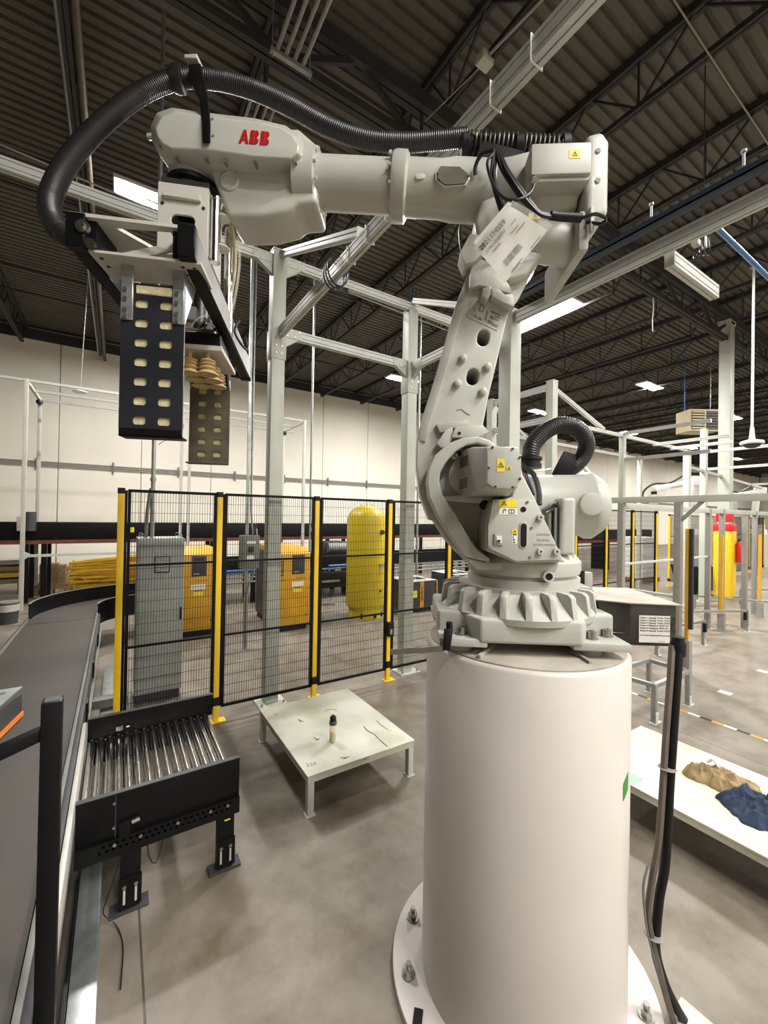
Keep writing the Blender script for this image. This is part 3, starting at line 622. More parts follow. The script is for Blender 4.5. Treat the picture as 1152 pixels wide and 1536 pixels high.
# red lettering on the cover, cut by thin cross lines
def logo():
    o = rl(358, 214, .172); e = rl(404, 218, .172); t = rl(362, 193, .172)
    ux = Vector((e[0]-o[0], 0, e[1]-o[1])); W = ux.length; ux.normalize(); uz = Vector((-ux.z, 0, ux.x)) if ux.x < 0 else Vector((ux.z, 0, -ux.x))
    if uz.z < 0: uz = -uz
    H = .058; lw = W/3.2; P0 = Vector((o[0], .1705, o[1]))
    def put(polys):
        for pl_ in polys:
            pts = [P0 + ux*(a_*lw) + uz*(b_*H) for a_, b_ in pl_]
            rp(MB().add([p for p in pts] + [p + Vector((0, .0025, 0)) for p in pts], [tuple(range(len(pts))), tuple(range(len(pts), 2*len(pts)))[::-1]] + [(i, (i+1) % len(pts), len(pts)+(i+1) % len(pts), len(pts)+i) for i in range(len(pts))]), 'logo_letter', 'logo_red', wh)
    g_ = .03
    put([[(0, 0), (.26, 0), (.33, .2), (.47, .2), (.47, .44), (.165, .44)], [(1, 0), (.74, 0), (.67, .2), (.53, .2), (.53, .44), (.835, .44)],
         [(.185, .5), (.47, .5), (.47, 1), (.36, 1)], [(.815, .5), (.53, .5), (.53, 1), (.64, 1)]])
    for s_ in (1.1, 2.2):
        def arc(cx_, cy_, r0, r1, a0, a1): return [(cx_+r0*math.cos(a0+(a1-a0)*i/8), cy_+r1*math.sin(a0+(a1-a0)*i/8)) for i in range(9)]
        put([[(s_, 0), (s_+.42, 0), (s_+.42, .46), (s_, .46)], [(s_, .52), (s_+.42, .52), (s_+.42, 1), (s_, 1)],
             [(s_+.48, 0)] + arc(s_+.62, .23, .3, .23, -PI/2, PI/2) + [(s_+.48, .46)], [(s_+.48, .52)] + arc(s_+.6, .76, .26, .24, -PI/2, PI/2) + [(s_+.48, 1)]])
logo()

# balancing cylinder at the back
CZ = .572; 
rp(MB().lathe([(.12, .0), (.138, -.02), (.138, -.25), (.15, -.27), (.15, -.29), (.12, -.335), (.05, -.345)], 48, (0, -.02, CZ), (1, 0, -.02)), 'balance_cylinder', 'robot_paint')
c = rl(886, 756, .12); rp(MB().cyl((c[0], .02, c[1]), (c[0], .135, c[1]), .048, n=32), 'cylinder_boss', 'robot_paint', None, .008, 2)
q0 = rl(842, 750, .2); q1 = rl(863, 833, .2); rp(MB().box(q1[0], q0[0]-.002, .08, .2, q1[1], q0[1]+.01), 'rear_pillar', 'robot_paint', None, .014, 3)
for dx in (-.012, -.035): rp(MB().box(q0[0]+.004-dx-.006, q0[0]+.004-dx+.004, .1, .185, q1[1]+.01, q0[1]-.03), 'pillar_fin', 'mid_grey')
rp(MB().box(q1[0]-.02, q0[0]+.05, .06, .15, q1[1]-.03, q1[1]+.03), 'pillar_foot', 'robot_paint', None, .01, 2)
for (a, b) in (((815, 766), (832, 756)), ((818, 770), (836, 760))):
    u0 = rl(*a, .24); u1 = rl(*b, .14); rp(MB().cyl((u0[0], .24, u0[1]), (u1[0], .14, u1[1]), .006, n=10), 'grease_pipe', 'dark_steel')
c = rl(832, 760, .14); rp(MB().cyl((c[0], .1, c[1]), (c[0], .15, c[1]), .022, n=20), 'bearing_cap', 'robot_paint')
rp(MB().box(-.1, .1, -.2, .1, .36, .56), 'rear_block', 'robot_cast', None, .02, 2)

# ---- hoses and cables that move with the arm
def RP(lst): return [rlp(a, b, c_) for a, b, c_ in lst]
h1 = hose(RP([(700, 206, .02), (650, 211, .02), (600, 214, .02), (545, 209, .02), (490, 190, .02), (435, 160, .03), (385, 137, .04), (340, 123, .05), (300, 117, .06)]), .039)
rp(h1, 'dress_hose', 'hose_black')
h2 = hose(RP([(300, 117, .06), (262, 119, .08), (215, 138, .12), (168, 172, .18), (124, 215, .24), (92, 258, .3), (75, 300, .36), (79, 332, .4), (95, 352, .43), (112, 358, .44)]), .039)
rp(h2, 'dress_hose', 'hose_black')
c = RP([(266, 119, .078)])[0]; rp(MB().lathe([(.036, -.03), (.052, -.024), (.054, 0), (.048, .02), (.036, .028)], 20, c, (1, .15, -.03)), 'hose_collar', 'hose_black')
rp(MB().loft([[rlp(a, b, y_) for (a, b, y_) in s_] for s_ in (((283, 97, .1), (301, 95, .1), (301, 98, .03), (283, 100, .03)), ((282, 112, .11), (304, 110, .11), (304, 112, .03), (282, 114, .03)), ((289, 130, .12), (309, 128, .12), (309, 130, .06), (289, 132, .06)), ((299, 150, .155), (313, 149, .155), (313, 149, .12), (299, 150, .12)), ((303, 185, .185), (316, 185, .185), (316, 185, .172), (303, 185, .172)), ((304, 215, .185), (316, 215, .185), (316, 215, .172), (304, 215, .172)))]), 'hose_bracket', 'rubber_black', None, .003, 1)
rp(MB().box(*[f(rl(283, 96, .06)[0], rl(302, 96, .06)[0]) for f in (min, max)], .02, .1, rl(290, 98, .06)[1]-.01, rl(290, 96, .06)[1]+.004), 'clamp_cap', 'pale_grey', None, .003, 1)
# return unit with coil spring
u0 = rl(697, 207, .03); u1 = rl(852, 214, .03)
rp(MB().bar((u0[0], -.01, u0[1]-.035), (u1[0], -.01, u1[1]-.02), .07, .03), 'spring_tray', 'black_paint', None, .004, 1)
rp(MB().bar((u0[0]-.06, .0, u0[1]-.06), (u1[0]+.2, .0, u1[1]-.08), .09, .08), 'return_bracket', 'black_paint', None, .004, 1)
for kx, kz in ((u0[0]-.005, u0[1]-.01), (u0[0]-.24, u0[1]-.03), (u1[0]+.01, u1[1])): rp(MB().cyl((kx-.018, .01, kz), (kx+.018, .01, kz-.002), .05, n=20), 'hose_clamp', 'rubber_black', None, .004, 1)
rp(MB().cyl((u0[0], .01, u0[1]-.005), (u1[0], .01, u1[1]-.005), .03, n=14), 'inner_hose', 'hose_black')
mb = []; L_ = u0[0]-u1[0]
for i in range(340):
    t_ = i/339; a = t_*2*PI*20; mb.append((u0[0]-.03-(L_-.06)*t_, .01+.042*math.cos(a), u0[1]-.005+(u1[1]-u0[1])*t_+.042*math.sin(a)))
rp(MB().tube(mb, .006, 6), 'coil_spring', 'dark_steel')
rp(MB().prism(RL([(727, 226), (775, 222), (782, 250), (745, 262), (730, 250)], -.05), -.08, -.03), 'carrier_plate', 'black_paint', None, .004, 1)
# thin cables at the elbow
for lst, r_ in (([(742, 228, .2), (731, 245, .22), (741, 280, .24), (758, 298, .26), (778, 299, .27), (795, 290, .26), (803, 272, .24)], .006),
                ([(745, 228, .2), (752, 252, .23), (768, 278, .25), (784, 300, .25), (805, 318, .24), (822, 322, .23), (842, 324, .22)], .008),
                ([(748, 229, .2), (757, 252, .24), (774, 279, .26), (790, 301, .26), (808, 320, .25), (825, 325, .24), (845, 326, .22)], .008),
                ([(750, 230, .19), (762, 255, .22), (780, 281, .24), (797, 304, .24), (815, 322, .23), (848, 325, .21)], .007),
                ([(741, 226, .19), (722, 232, .16), (713, 250, .14), (713, 262, .13)], .008),
                ([(741, 229, .2), (738, 262, .2), (745, 295, .2), (753, 320, .18)], .009),
                ([(746, 230, .2), (741, 262, .21), (749, 295, .21), (757, 318, .19)], .007),
                ([(850, 325, .22), (872, 327, .24), (893, 321, .25), (908, 328, .24), (903, 336, .23), (880, 333, .2)], .007),
                ([(738, 320, -.1), (720, 350, -.15), (697, 382, -.2), (690, 350, -.2), (694, 330, -.18)], .009)):
    rp(MB().tube(spline(RP(lst), .015), r_, 7), 'cable', 'hose_black')
rp(MB().tube(spline(RP([(826, 323, .235), (842, 325, .23), (872, 327, .225)]), .01), .017, 10), 'cable_sleeve', 'rubber_black')
# rear hose loop
rp(hose(RP([(795, 690, .1), (799, 668, .09), (815, 649, .07), (838, 638, .05), (862, 641, .03), (877, 656, .01), (879, 674, -.01), (869, 692, -.03), (852, 706, -.04)]), .036), 'rear_hose', 'hose_black')
c = rlp(794, 692, .1); rp(MB().lathe([(.05, -.03), (.05, -.012), (.045, -.01), (.045, .002), (.052, .004), (.052, .016), (.04, .02)], 22, c), 'hose_cuff', 'rubber_black')
rp(MB().loft([[rlp(a, b, y_) for a, b, y_ in s_] for s_ in (((820, 726, .0), (845, 731, .0), (845, 731, -.1), (820, 726, -.1)), ((838, 690, .0), (868, 698, .0), (868, 698, -.1), (838, 690, -.1)), ((846, 676, -.01), (872, 684, -.01), (872, 684, -.08), (846, 676, -.08)))]), 'hose_saddle', 'black_paint', None, .006, 2)
rp(MB().tube(spline(RP([(783, 697, .14), (800, 712, .2), (808, 735, .24), (809, 757, .26)]), .01), .011, 9), 'cable', 'hose_black')
for col_, dx in (('rust', 0), ('rubber_black', 3), ('hose_black', 6)):
    rp(MB().tube(spline(RP([(784+dx, 705, .12), (788+dx, 722, .15), (795+dx, 742, .2)]), .01), .005, 6), 'wire', col_)
rp(MB().tube(spline(RP([(800, 707, .05), (815, 705, .05), (826, 703, .03)]), .01), .004, 6), 'wire', 'paper')
for lst in ([(880, 705, -.15), (868, 716, -.12), (872, 728, -.1)], [(875, 700, -.14), (885, 712, -.12), (880, 728, -.1)]):
    rp(MB().tube(spline(RP(lst), .008), .008, 7), 'hose_tie', 'white_paint')
# ================================================================== CLAMP GRIPPER (u right, v away from the viewer, z up; origin at the wrist)
GB = math.radians(23.2); GU = Vector((math.cos(GB), -math.sin(GB), 0)); GV = Vector((math.sin(GB), math.cos(GB), 0)); GO = RO + XP*WX + Vector((0, 0, WZ))
gp = thing('clamp_gripper', 'bag clamp gripper with slotted black plates hanging under the robot wrist', 'gripper', GO, math.atan2(GU.y, GU.x))
def gpart(mb, name, m, parent=None, bevel=0, seg=1, **k): return mb.build(name, m, parent or gp, bevel, seg, local=True, **k)
uvz = lambda u_, v_, a: (u_, a, v_)
# adapter and mount block
gpart(MB().cyl((0, 0, -.075), (0, 0, -.1), .1, n=32), 'adapter_ring', 'steel')
gpart(MB().box(-.1, .1, -.13, .13, -.125, -.1), 'adapter_plate', 'dark_steel', None, .003)
def slotplate(u0, u1, z0, z1, v0, v1, hole): return prism_holes(MB(), [(u0, z0), (u1, z0), (u1, z1), (u0, z1)], [hole], v0, v1, uvz)
for v_ in (-.13, .12):
    gpart(slotplate(-.11, .1, -.45, -.125, v_, v_+.012, obround(-.005, -.285, .05, .025)), 'mount_plate', 'alum_side', None, .002)
gpart(MB().box(-.11, -.098, -.118, .12, -.42, -.125), 'mount_side', 'alum_side'); gpart(MB().box(.088, .1, -.118, .12, -.42, -.125), 'mount_side', 'alum_side')
gpart(MB().box(-.085, .07, -.15, -.13, -.2, -.175), 'mount_lip', 'alum_side', None, .003)
for u_ in (-.09, .08): gpart(MB().cyl((u_, -.134, -.22), (u_, -.128, -.22), .007, n=10), 'mount_bolt', 'dark_steel')
gpart(MB().cyl((.125, -.1, -.16), (.125, -.1, -.44), .022, n=18).cyl((.125, -.1, -.16), (.125, -.1, -.15), .026, n=18), 'air_cylinder', 'chrome')
gpart(MB().cyl((.16, .02, -.2), (.16, .02, -.7), .02, n=18), 'air_cylinder', 'chrome')
for k, (du, dv) in enumerate(((0, 0), (.014, .01), (-.008, .018), (.02, -.008))):
    gpart(MB().tube(spline([(.15+du, -.08+dv, -.17), (.185+du, -.06+dv, -.22), (.2+du, -.03+dv, -.33), (.19+du, 0+dv, -.45), (.15+du, .05, -.6), (.1, .08+dv, -.72)], .02), .006, 6), 'air_tube', 'clear_plastic' if k % 2 else 'foam')
for zz in (-.22, -.36): gpart(MB().lathe([(.034, -.003), (.037, 0), (.034, .003)], 18, (.15, -.08, zz)), 'tube_tie', 'paper')
# two long clamp beams
LBm = ((-.235, -.5, -.61), (-.205, .5, -.7)); RBm = ((.128, -.52, -.615), (.165, .53, -.705))
for (a, b), nm in ((LBm, 0), (RBm, 1)):
    be = gpart(MB().bar(a, b, .052, .11), 'clamp_beam', 'black_paint', None, .004)
    s = .027 if nm else -.027
    gpart(MB().bar((a[0]+s, a[1]+.005, a[2]), (b[0]+s, b[1]-.005, b[2]), .004, .1), 'beam_side', 'dark_steel' if nm else 'black_plate', be)
    for e, sg in ((a, 1), (b, -1)): gpart(MB().box(e[0]-.03, e[0]+.03, e[1]-.006, e[1]+.03, e[2]-.06, e[2]+.06), 'beam_end', 'black_paint', be, .004)
c = (-.2, -.47, -.6); gpart(MB().cyl((-.21, -.512, -.6), (-.21, -.498, -.6), .022, n=18).cyl((-.21, -.52, -.6), (-.21, -.51, -.6), .013, n=6), 'pivot_bolt', 'steel')
gpart(MB().cyl((-.185, -.512, -.655), (-.185, -.498, -.655), .017, n=14), 'pivot_bolt', 'dark_steel')
# cable loop on the beam
gpart(MB().tube(spline([(.2, .1, -.6), (.185, .07, -.67), (.21, .09, -.72), (.235, .14, -.73), (.22, .17, -.66)], .01), .006, 7), 'cable_loop', 'rubber_black')
# cross frames near each end: horizontal plates with triangular openings
for sv in (-1, 1):
    v0, v1 = (-.5, -.3) if sv < 0 else (.3, .5)
    cp = gpart(prism_holes(MB(), [(-.26, v0), (.15, v0), (.15, v1), (-.26, v1)], [[(-.13, v0+.045), (.06, v0+.03), (.06, v1-.04), (-.02, v1-.03)]], -.56, -.548, lambda u_, v_, a: (u_, v_, a)), 'cross_plate', 'alum_side', None, .002)
    gpart(MB().box(-.2, .17, v0+.01, v1-.02, -.676, -.664), 'lower_plate', 'pale_grey', None, .002)
    gpart(MB().bar((-.15, v0+.06, -.668), (.09, v0+.1, -.556), .012, .03), 'cross_web', 'alum_side', None, .002); gpart(MB().box(.07, .1, v0+.02, v1-.03, -.664, -.56), 'spacer', 'black_paint'); gpart(MB().box(-.21, -.18, v0+.02, v1-.03, -.664, -.56), 'spacer', 'black_paint')
    for du, dv in ((.1, .04), (.14, .04), (.1, .09), (.14, .09), (-.17, .04), (-.17, .09)): gpart(MB().cyl((du, v0+dv, -.678), (du, v0+dv, -.6762), .007, n=10), 'plate_hole', 'ink')
def rrect(cx_, cz_, hw_, hh_, r_): return [(cx_+sx*(hw_-r_)+r_*math.cos(a), cz_+sz*(hh_-r_)+r_*math.sin(a)) for sx, sz, a0 in ((1, 1, 0), (-1, 1, PI/2), (-1, -1, PI), (1, -1, 1.5*PI)) for a in (a0, a0+PI/4, a0+PI/2)]
# clamp plates with foam showing through the slots
for sv in (-1, 1):
    v_ = sv*.425; zt, zb = -.735, -1.268
    rows = [zb + .03 + i*.0715 for i in range(7)]; hs = []
    for zz in rows:
        for cu in (-.048, .036): hs.append(rrect(cu, zz, .0225, .0155, .009))
    pm_ = 'black_plate' if sv < 0 else 'brown_plate'
    plt = gpart(prism_holes(MB(), [(-.117, zb), (.1, zb), (.1, zt), (-.117, zt)], hs, v_-.004, v_+.004, uvz), 'clamp_plate', pm_)
    gpart(MB().box(-.117, .1, v_-sv*.0-.004 if sv < 0 else v_-.06, v_+.06 if sv < 0 else v_+.004, zb-.03, zb-.022).box(-.117, .1, v_-.004, v_+.004, zb-.03, zb), 'plate_lip', 'black_paint' if sv < 0 else pm_, plt, .002)
    gpart(MB().box(-.105, .09, v_+.0045, v_+.02, zb+.005, zt-.01), 'foam_pad', 'foam' if sv < 0 else 'foam_dirty', plt)
    gpart(MB().box(-.068, .055, v_-sv*.004-.012 if sv < 0 else v_-.012, v_+.012, zt-.04, zt-.008), 'foam_strip', 'foam', plt, .003)
    for cu in (-.096, .079):
        br = gpart(MB().box(cu-.021, cu+.021, v_+sv*.004 if sv > 0 else v_-.012, v_+.012 if sv > 0 else v_-.004, -.875, -.66), 'bracket', 'galv', None, .003)
        s_ = -.017 if cu < 0 else .017
        gpart(MB().prism([(v_, -.875), (v_, -.66), (v_-sv*.14 if sv < 0 else v_-.14, -.66)], cu+s_-.004, cu+s_+.004, lambda a_, b_, c_: (c_, a_, b_)), 'gusset', 'galv', br)
        for zz in (-.865, -.84, -.80, -.765):
            y_ = v_-.012 if sv < 0 else v_+.012; gpart(MB().cyl((cu-.004, y_, zz), (cu-.004, y_-.006 if sv < 0 else y_+.006, zz), .0085, n=6), 'bracket_bolt', 'bolt_steel', br)
gpart(MB().tube([(.03, -.43, -1.297), (.05, -.43, -1.305), (.03, -.43, -1.315), (.02, -.43, -1.325)], .0012, 4), 'loose_thread', 'ink')
# suction head in the middle
sh = gpart(MB().box(-.03, .14, -.03, .17, -.79, -.73), 'suction_head', 'black_paint', None, .003)
gpart(MB().box(-.03, .15, -.04, .3, -.815, -.792), 'suction_plate', 'pale_grey', sh, .002)
gpart(MB().cyl((.03, .05, -.73), (.03, .05, -.45), .03, n=16), 'suction_stem', 'dark_steel', sh)
for i, (cu, cv) in enumerate(((0, 0), (.08, 0), (0, .1), (.08, .1), (0, .2), (.08, .2))):
    gpart(MB().lathe([(.01, -.815), (.01, -.845), (.03, -.85), (.038, -.858), (.03, -.866), (.04, -.874), (.03, -.882), (.042, -.892), (.03, -.9), (.044, -.912), (.046, -.918), (.03, -.916)], 16, (cu, cv, 0)), 'suction_cup', 'suction', sh)
gpart(MB().box(-.02, .02, .0, .02, -.66, -.6), 'valve_block', 'galv')
gpart(MB().box(.02, .07, .16, .2, -.7, -.6), 'valve_block', 'galv')
for k in range(5):
    gpart(MB().tube(spline([(.0+.02*k, .02*k, -.7), (.04+.02*k, -.02+.03*k, -.66), (.09-.01*k, .05+.02*k, -.62), (.1, .12+.02*k, -.68), (.06, .16, -.73)], .02), .005, 5), 'air_tube', 'dark_grey' if k % 2 else 'clear_plastic')
gpart(MB().box(-.06, .09, .0, .4, -.72, -.7), 'centre_rail', 'brown_plate', None, .003)
# ================================================================== THINGS ABOUT THE ROBOT
# document pouch hung on the elbow
dp = thing('document_pouch', 'clear plastic document pouch with printed sheet hanging at the robot elbow', 'pouch', RO+XP*.1+YP*.28+Vector((0, 0, 1.7)))
def W(px, py, yp): a = rl(px, py, yp); return RO + XP*a[0] + YP*yp + Vector((0, 0, a[1]))
A, B_, C_, D_ = W(764.6, 309, .29), W(821, 344, .29), W(757, 424, .25), W(712, 371, .25)
def PQ(u_, v_): return A*(1-u_)*(1-v_) + B_*u_*(1-v_) + C_*u_*v_ + D_*(1-u_)*v_      # u across from the upper edge, v down the sheet
nrm = (B_-A).cross(D_-A).normalized(); nrm = nrm if nrm.dot(CAM-A) > 0 else -nrm
def sheet(mb, fn, th, n=8):
    vs = [fn(i/n, j/n) for j in range(n+1) for i in range(n+1)]; k = len(vs)
    fs = [(j*(n+1)+i, j*(n+1)+i+1, (j+1)*(n+1)+i+1, (j+1)*(n+1)+i) for j in range(n) for i in range(n)]
    bd = [i for i in range(n+1)] + [j*(n+1)+n for j in range(1, n+1)] + [n*(n+1)+i for i in range(n-1, -1, -1)] + [j*(n+1) for j in range(n-1, 0, -1)]
    return mb.add(vs + [v_ - nrm*th for v_ in vs], fs + [tuple(i+k for i in f)[::-1] for f in fs] + [(bd[i], bd[(i+1) % len(bd)], bd[(i+1) % len(bd)]+k, bd[i]+k) for i in range(len(bd))])
def wob(u_, v_): return nrm*(.006*math.sin(5*u_+2*v_)*math.sin(3*v_+1) + .01*math.sin(PI*v_)*(.5-u_))
sheet(MB(), lambda u_, v_: PQ(u_*1.0, v_)+wob(u_, v_), .0006).build('printed_sheet', 'paper', dp)
sheet(MB(), lambda u_, v_: PQ(-.02+1.05*u_, -.09+1.1*v_)+wob(u_, v_)+nrm*(.009+.003*math.sin(17*u_)*math.sin(11*v_)), .0004, 14).build('plastic_sleeve', 'clear_plastic', dp)
sheet(MB(), lambda u_, v_: PQ(-.09+.1*u_, -.05+1.0*v_)+nrm*.002, .0008, 3).build('binder_strip', 'paper', dp)
tx = (A-D_).normalized(); ty = (D_-C_).normalized(); ty = (ty - tx*ty.dot(tx)).normalized()
def ptext(s_, size, u_, v_, m='ink', bold=0): text(s_, size, PQ(u_, v_)+wob(u_, v_)+nrm*.0045, tx, ty, m, dp, False, .0003, bold)
ptext('2821174559', .026, .14, .62, 'ink', .0006); ptext('ATMA 0XJ0TU', .016, .28, .66, 'ink_soft', .0004)
mb = MB(); rng = random.Random(5); v_ = .42
while v_ < .80:
    w_ = rng.choice((.008, .014, .02)); mb.prism([(0, 0)]*0 or [(0, 0), (1, 0), (1, 1)], 0, 0) if False else None
    q = [PQ(.68, v_), PQ(.82, v_), PQ(.82, v_+w_), PQ(.68, v_+w_)]; q = [p+wob(.75, v_)+nrm*.003 for p in q]; mb.add(q + [p+nrm*.0005 for p in q], [(0, 1, 2, 3), (7, 6, 5, 4)]); v_ += w_ + rng.choice((.006, .012))
mb.build('barcode', 'ink', dp)
for (u0, u1, v0, v1, m_) in ((.96, .98, .12, .36, 'ink'), (.955, .975, .55, .8, 'ink'), (.98, 1.0, .62, .82, 'ink'), (.36, .40, .62, .8, 'ink_soft'), (.3, .32, .15, .28, 'ink_soft'), (.42, .44, .2, .4, 'ink_soft'), (.5, .515, .1, .32, 'ink')):
    q = [PQ(u0, v0), PQ(u1, v0), PQ(u1, v1), PQ(u0, v1)]; q = [p+wob((u0+u1)/2, (v0+v1)/2)+nrm*.003 for p in q]; MB().add(q + [p+nrm*.0004 for p in q], [(0, 1, 2, 3), (7, 6, 5, 4)]).build('print_block', m_, dp)

# sheet-metal cable cover with a paper notice, behind the robot foot
a0 = rl(945, 930, .13)[0]; a1 = rl(1014, 930, .13)[0]; z0 = rl(980, 969, .13)[1]; z1 = rl(980, 905, .13)[1]
cc = thing('cable_cover', 'bare sheet-metal cable box with a paper notice behind the robot foot', 'box', RO+XP*((a0+a1)/2))
def rw(x_, y_, z_): return RO + XP*x_ + YP*y_ + Vector((0, 0, z_))
def rwprism(pts, h0, h1): return MB().add([rw(a, b, h0) for a, b in pts] + [rw(a, b, h1) for a, b in pts], [tuple(range(len(pts))), tuple(range(len(pts), 2*len(pts)))[::-1]] + [(i, (i+1) % len(pts), len(pts)+(i+1) % len(pts), len(pts)+i) for i in range(len(pts))])
rwprism([(a0, .13), (a1, .13), (a1, -.24), (a0+.1, -.24), (a0+.1, .07)], z0, z1-.004).build('box_body', 'dark_steel', cc, .003)
rwprism([(a0+.005, .135), (a1-.012, .15), (a1-.012, -.25), (a0+.13, -.25), (a0+.115, .08)], z1-.004, z1).build('box_lid', 'dusty_plate', cc)
pa = (rl(959, 923, .132), rl(1005, 965, .132)); px0, px1 = pa[0][0], pa[1][0]; pz1, pz0 = pa[0][1], pa[1][1]
MB().add([rw(a, b, c) for a, b, c in ((px0, .1315, pz0), (px1, .1315, pz0), (px1, .1315, pz1), (px0, .1315, pz1), (px0, .1305, pz0), (px1, .1305, pz0), (px1, .1305, pz1), (px0, .1305, pz1))], [(0, 1, 2, 3), (7, 6, 5, 4), (0, 4, 5, 1), (1, 5, 6, 2), (2, 6, 7, 3), (3, 7, 4, 0)]).build('paper_notice', 'paper', cc)
wn = px0-px1; hn = pz1-pz0
for i, s_ in enumerate(('Robot 1 Speedy Turbo TWO  100', 'Robot 2 Speedy Turbo TWO  100', 'Robot 3 Speedy Turbo TWO  100', 'Robot 4 Palettizer SKW UP  300', 'Robot 5 Palettizer SKW UP  300', 'Robot 6 Speedy Turbo TWO  100')):
    text(s_, .0098, rw(px0-.004, .1322, pz1-.009-i*.0105), -XP, (0, 0, 1), 'ink', cc, False, .0002, 0, align='LEFT')
text('Run Robots: Engineering/Programming PC 1', .0075, rw(px0-.004, .1322, pz1-.082*hn/.113), -XP, (0, 0, 1), 'ink', cc, False, .0002, 0, align='LEFT')
text('Revision 2', .006, rw(px1+.032, .1322, pz0+.006), -XP, (0, 0, 1), 'ink_soft', cc, False, .0002)
rwprism([(a0+.09, -.1), (a0+.05, -.1), (a0+.05, -.14), (a0+.09, -.14)], z1, z1+.09).build('connector', 'pale_grey', cc, .003)
rwprism([(a0+.115, -.09), (a0+.09, -.09), (a0+.09, -.14), (a0+.115, -.14)], z1, z1+.1).build('connector', 'rubber_black', cc, .003)
# clamp and flat bar at the left edge of the pedestal top
p = at(669, 940, D=1.58); cl = thing('edge_clamp', 'black clamp with a flat steel bar on the pedestal rim', 'clamp', (p.x, p.y, 1.44))
def W2(px, py, d): return at(px, py, D=d)
MB().loft([[W2(666, 943, 1.55), W2(680, 943, 1.55), W2(680, 943, 1.63), W2(666, 943, 1.63)], [W2(664, 976, 1.53), W2(675, 976, 1.53), W2(675, 976, 1.61), W2(664, 976, 1.61)]]).build('clamp_jaw', 'black_paint', cl, .003)
MB().cyl(W2(674, 944, 1.58), W2(674, 933, 1.58), .012, n=14).build('clamp_screw', 'rubber_black', cl)
MB().bar(W2(586, 978, 1.60), W2(666, 973, 1.57), .004, .022).build('flat_bar', 'steel', cl)
# conduit and flat cable hanging from the cover to the floor
def CB(l): return [at(a, b, D=c) for a, b, c in l]
b_ = MB().tube(spline(CB([(1019, 962, 1.60), (1016, 1000, 1.58), (1012, 1060, 1.56), (1008, 1120, 1.55), (1004, 1180, 1.55), (1001, 1240, 1.55), (997, 1300, 1.56), (989, 1345, 1.57), (984, 1395, 1.58), (984, 1430, 1.59), (997, 1475, 1.6), (1014, 1510, 1.61), (1030, 1536, 1.62), (1060, 1566, 1.6)]), .02), .017, 10).build('power_conduit', 'rubber_black'); tag(b_, 'thick black conduit hanging from the sheet-metal box to the floor', 'cable')
mb = MB(); pts = spline(CB([(1008, 968, 1.60), (1005, 1020, 1.57), (999, 1100, 1.55), (994, 1180, 1.54), (988, 1260, 1.54), (978, 1320, 1.55), (972, 1370, 1.56), (978, 1410, 1.57), (990, 1460, 1.58), (1004, 1510, 1.60), (1013, 1540, 1.62)]), .03)
mb.tube(pts, .0125, 6); b_ = mb.build('flat_cable', 'grey_tape'); tag(b_, 'grey-brown wrapped cable running beside the black conduit', 'cable')
b_ = MB().tube(spline(CB([(972, 1298, 1.55), (965, 1330, 1.54), (968, 1375, 1.55), (974, 1410, 1.56), (985, 1450, 1.57), (1000, 1500, 1.59), (1008, 1530, 1.61)]), .02), .0045, 6).build('thin_wire', 'mid_grey'); tag(b_, 'thin looping grey wire beside the hanging cables', 'cable')
for (x_, y_, d_) in ((1001, 1152, 1.545), (980, 1403, 1.575)):
    c = at(x_, y_, D=d_); tag(MB().lathe([(.029, -.0025), (.031, 0), (.029, .0025)], 18, c, (.05, .02, 1)).build('cable_tie', 'cable_grey'), 'pale zip tie around the hanging cables, ' + ('upper one' if y_ < 1300 else 'lower one near the floor'), 'tie', 'zip ties on the hanging cables')
c = at(1017, 965, D=1.6); tag(MB().lathe([(.018, -.05), (.026, -.045), (.027, .0), (.022, .012), (.022, .025)], 16, c).build('cable_gland', 'rubber_black'), 'black cable gland at the corner of the sheet-metal box', 'gland')
# floor plug by the flange
c = at(1015, 1534, z=.02); t = thing('floor_socket', 'pale floor socket box at the bottom edge', 'socket', (c.x, c.y, 0))
MB().box(c.x-.03, c.x+.09, c.y-.1, c.y+.02, 0, .05).build('socket_box', 'table_white', t, .004); MB().box(c.x-.0, c.x+.06, c.y-.07, c.y-.01, .05, .054).build('socket_lid', 'galv', t)

# ---- low white tables
def table(name, x0, x1, y0, y1, h, label, leg=.045):
    t = thing(name, label, 'table', ((x0+x1)/2, (y0+y1)/2, 0))
    MB().box(x0, x1, y0, y1, h-.014, h).build('table_top', 'table_white', t, .002)
    for (a, b, c, d) in ((x0, x1, y0, y0+.014), (x0, x1, y1-.014, y1), (x0, x0+.014, y0+.014, y1-.014), (x1-.014, x1, y0+.014, y1-.014)): MB().box(a+.003, b-.003, c+.003, d-.003, h-.05, h-.014).build('apron', 'table_white', t)
    for xx in (x0+.005, x1-.005-leg):
        for yy in (y0+.005, y1-.005-leg):
            MB().box(xx, xx+leg, yy, yy+leg, 0, h-.014).build('leg', 'post_paint', t, .003)
            MB().box(xx-.01, xx+leg+.01, yy-.01, yy+leg+.01, 0, .006).build('foot', 'post_paint', t)
    return t
TH = .272
table('pallet_table', 1.087, 1.965, 2.555, 3.66, TH, 'low scuffed white steel table in front of the mesh fence')
table('pallet_table', 2.85, 3.74, -.45, 1.75, TH, 'long low white table behind the pedestal with gloves on it')
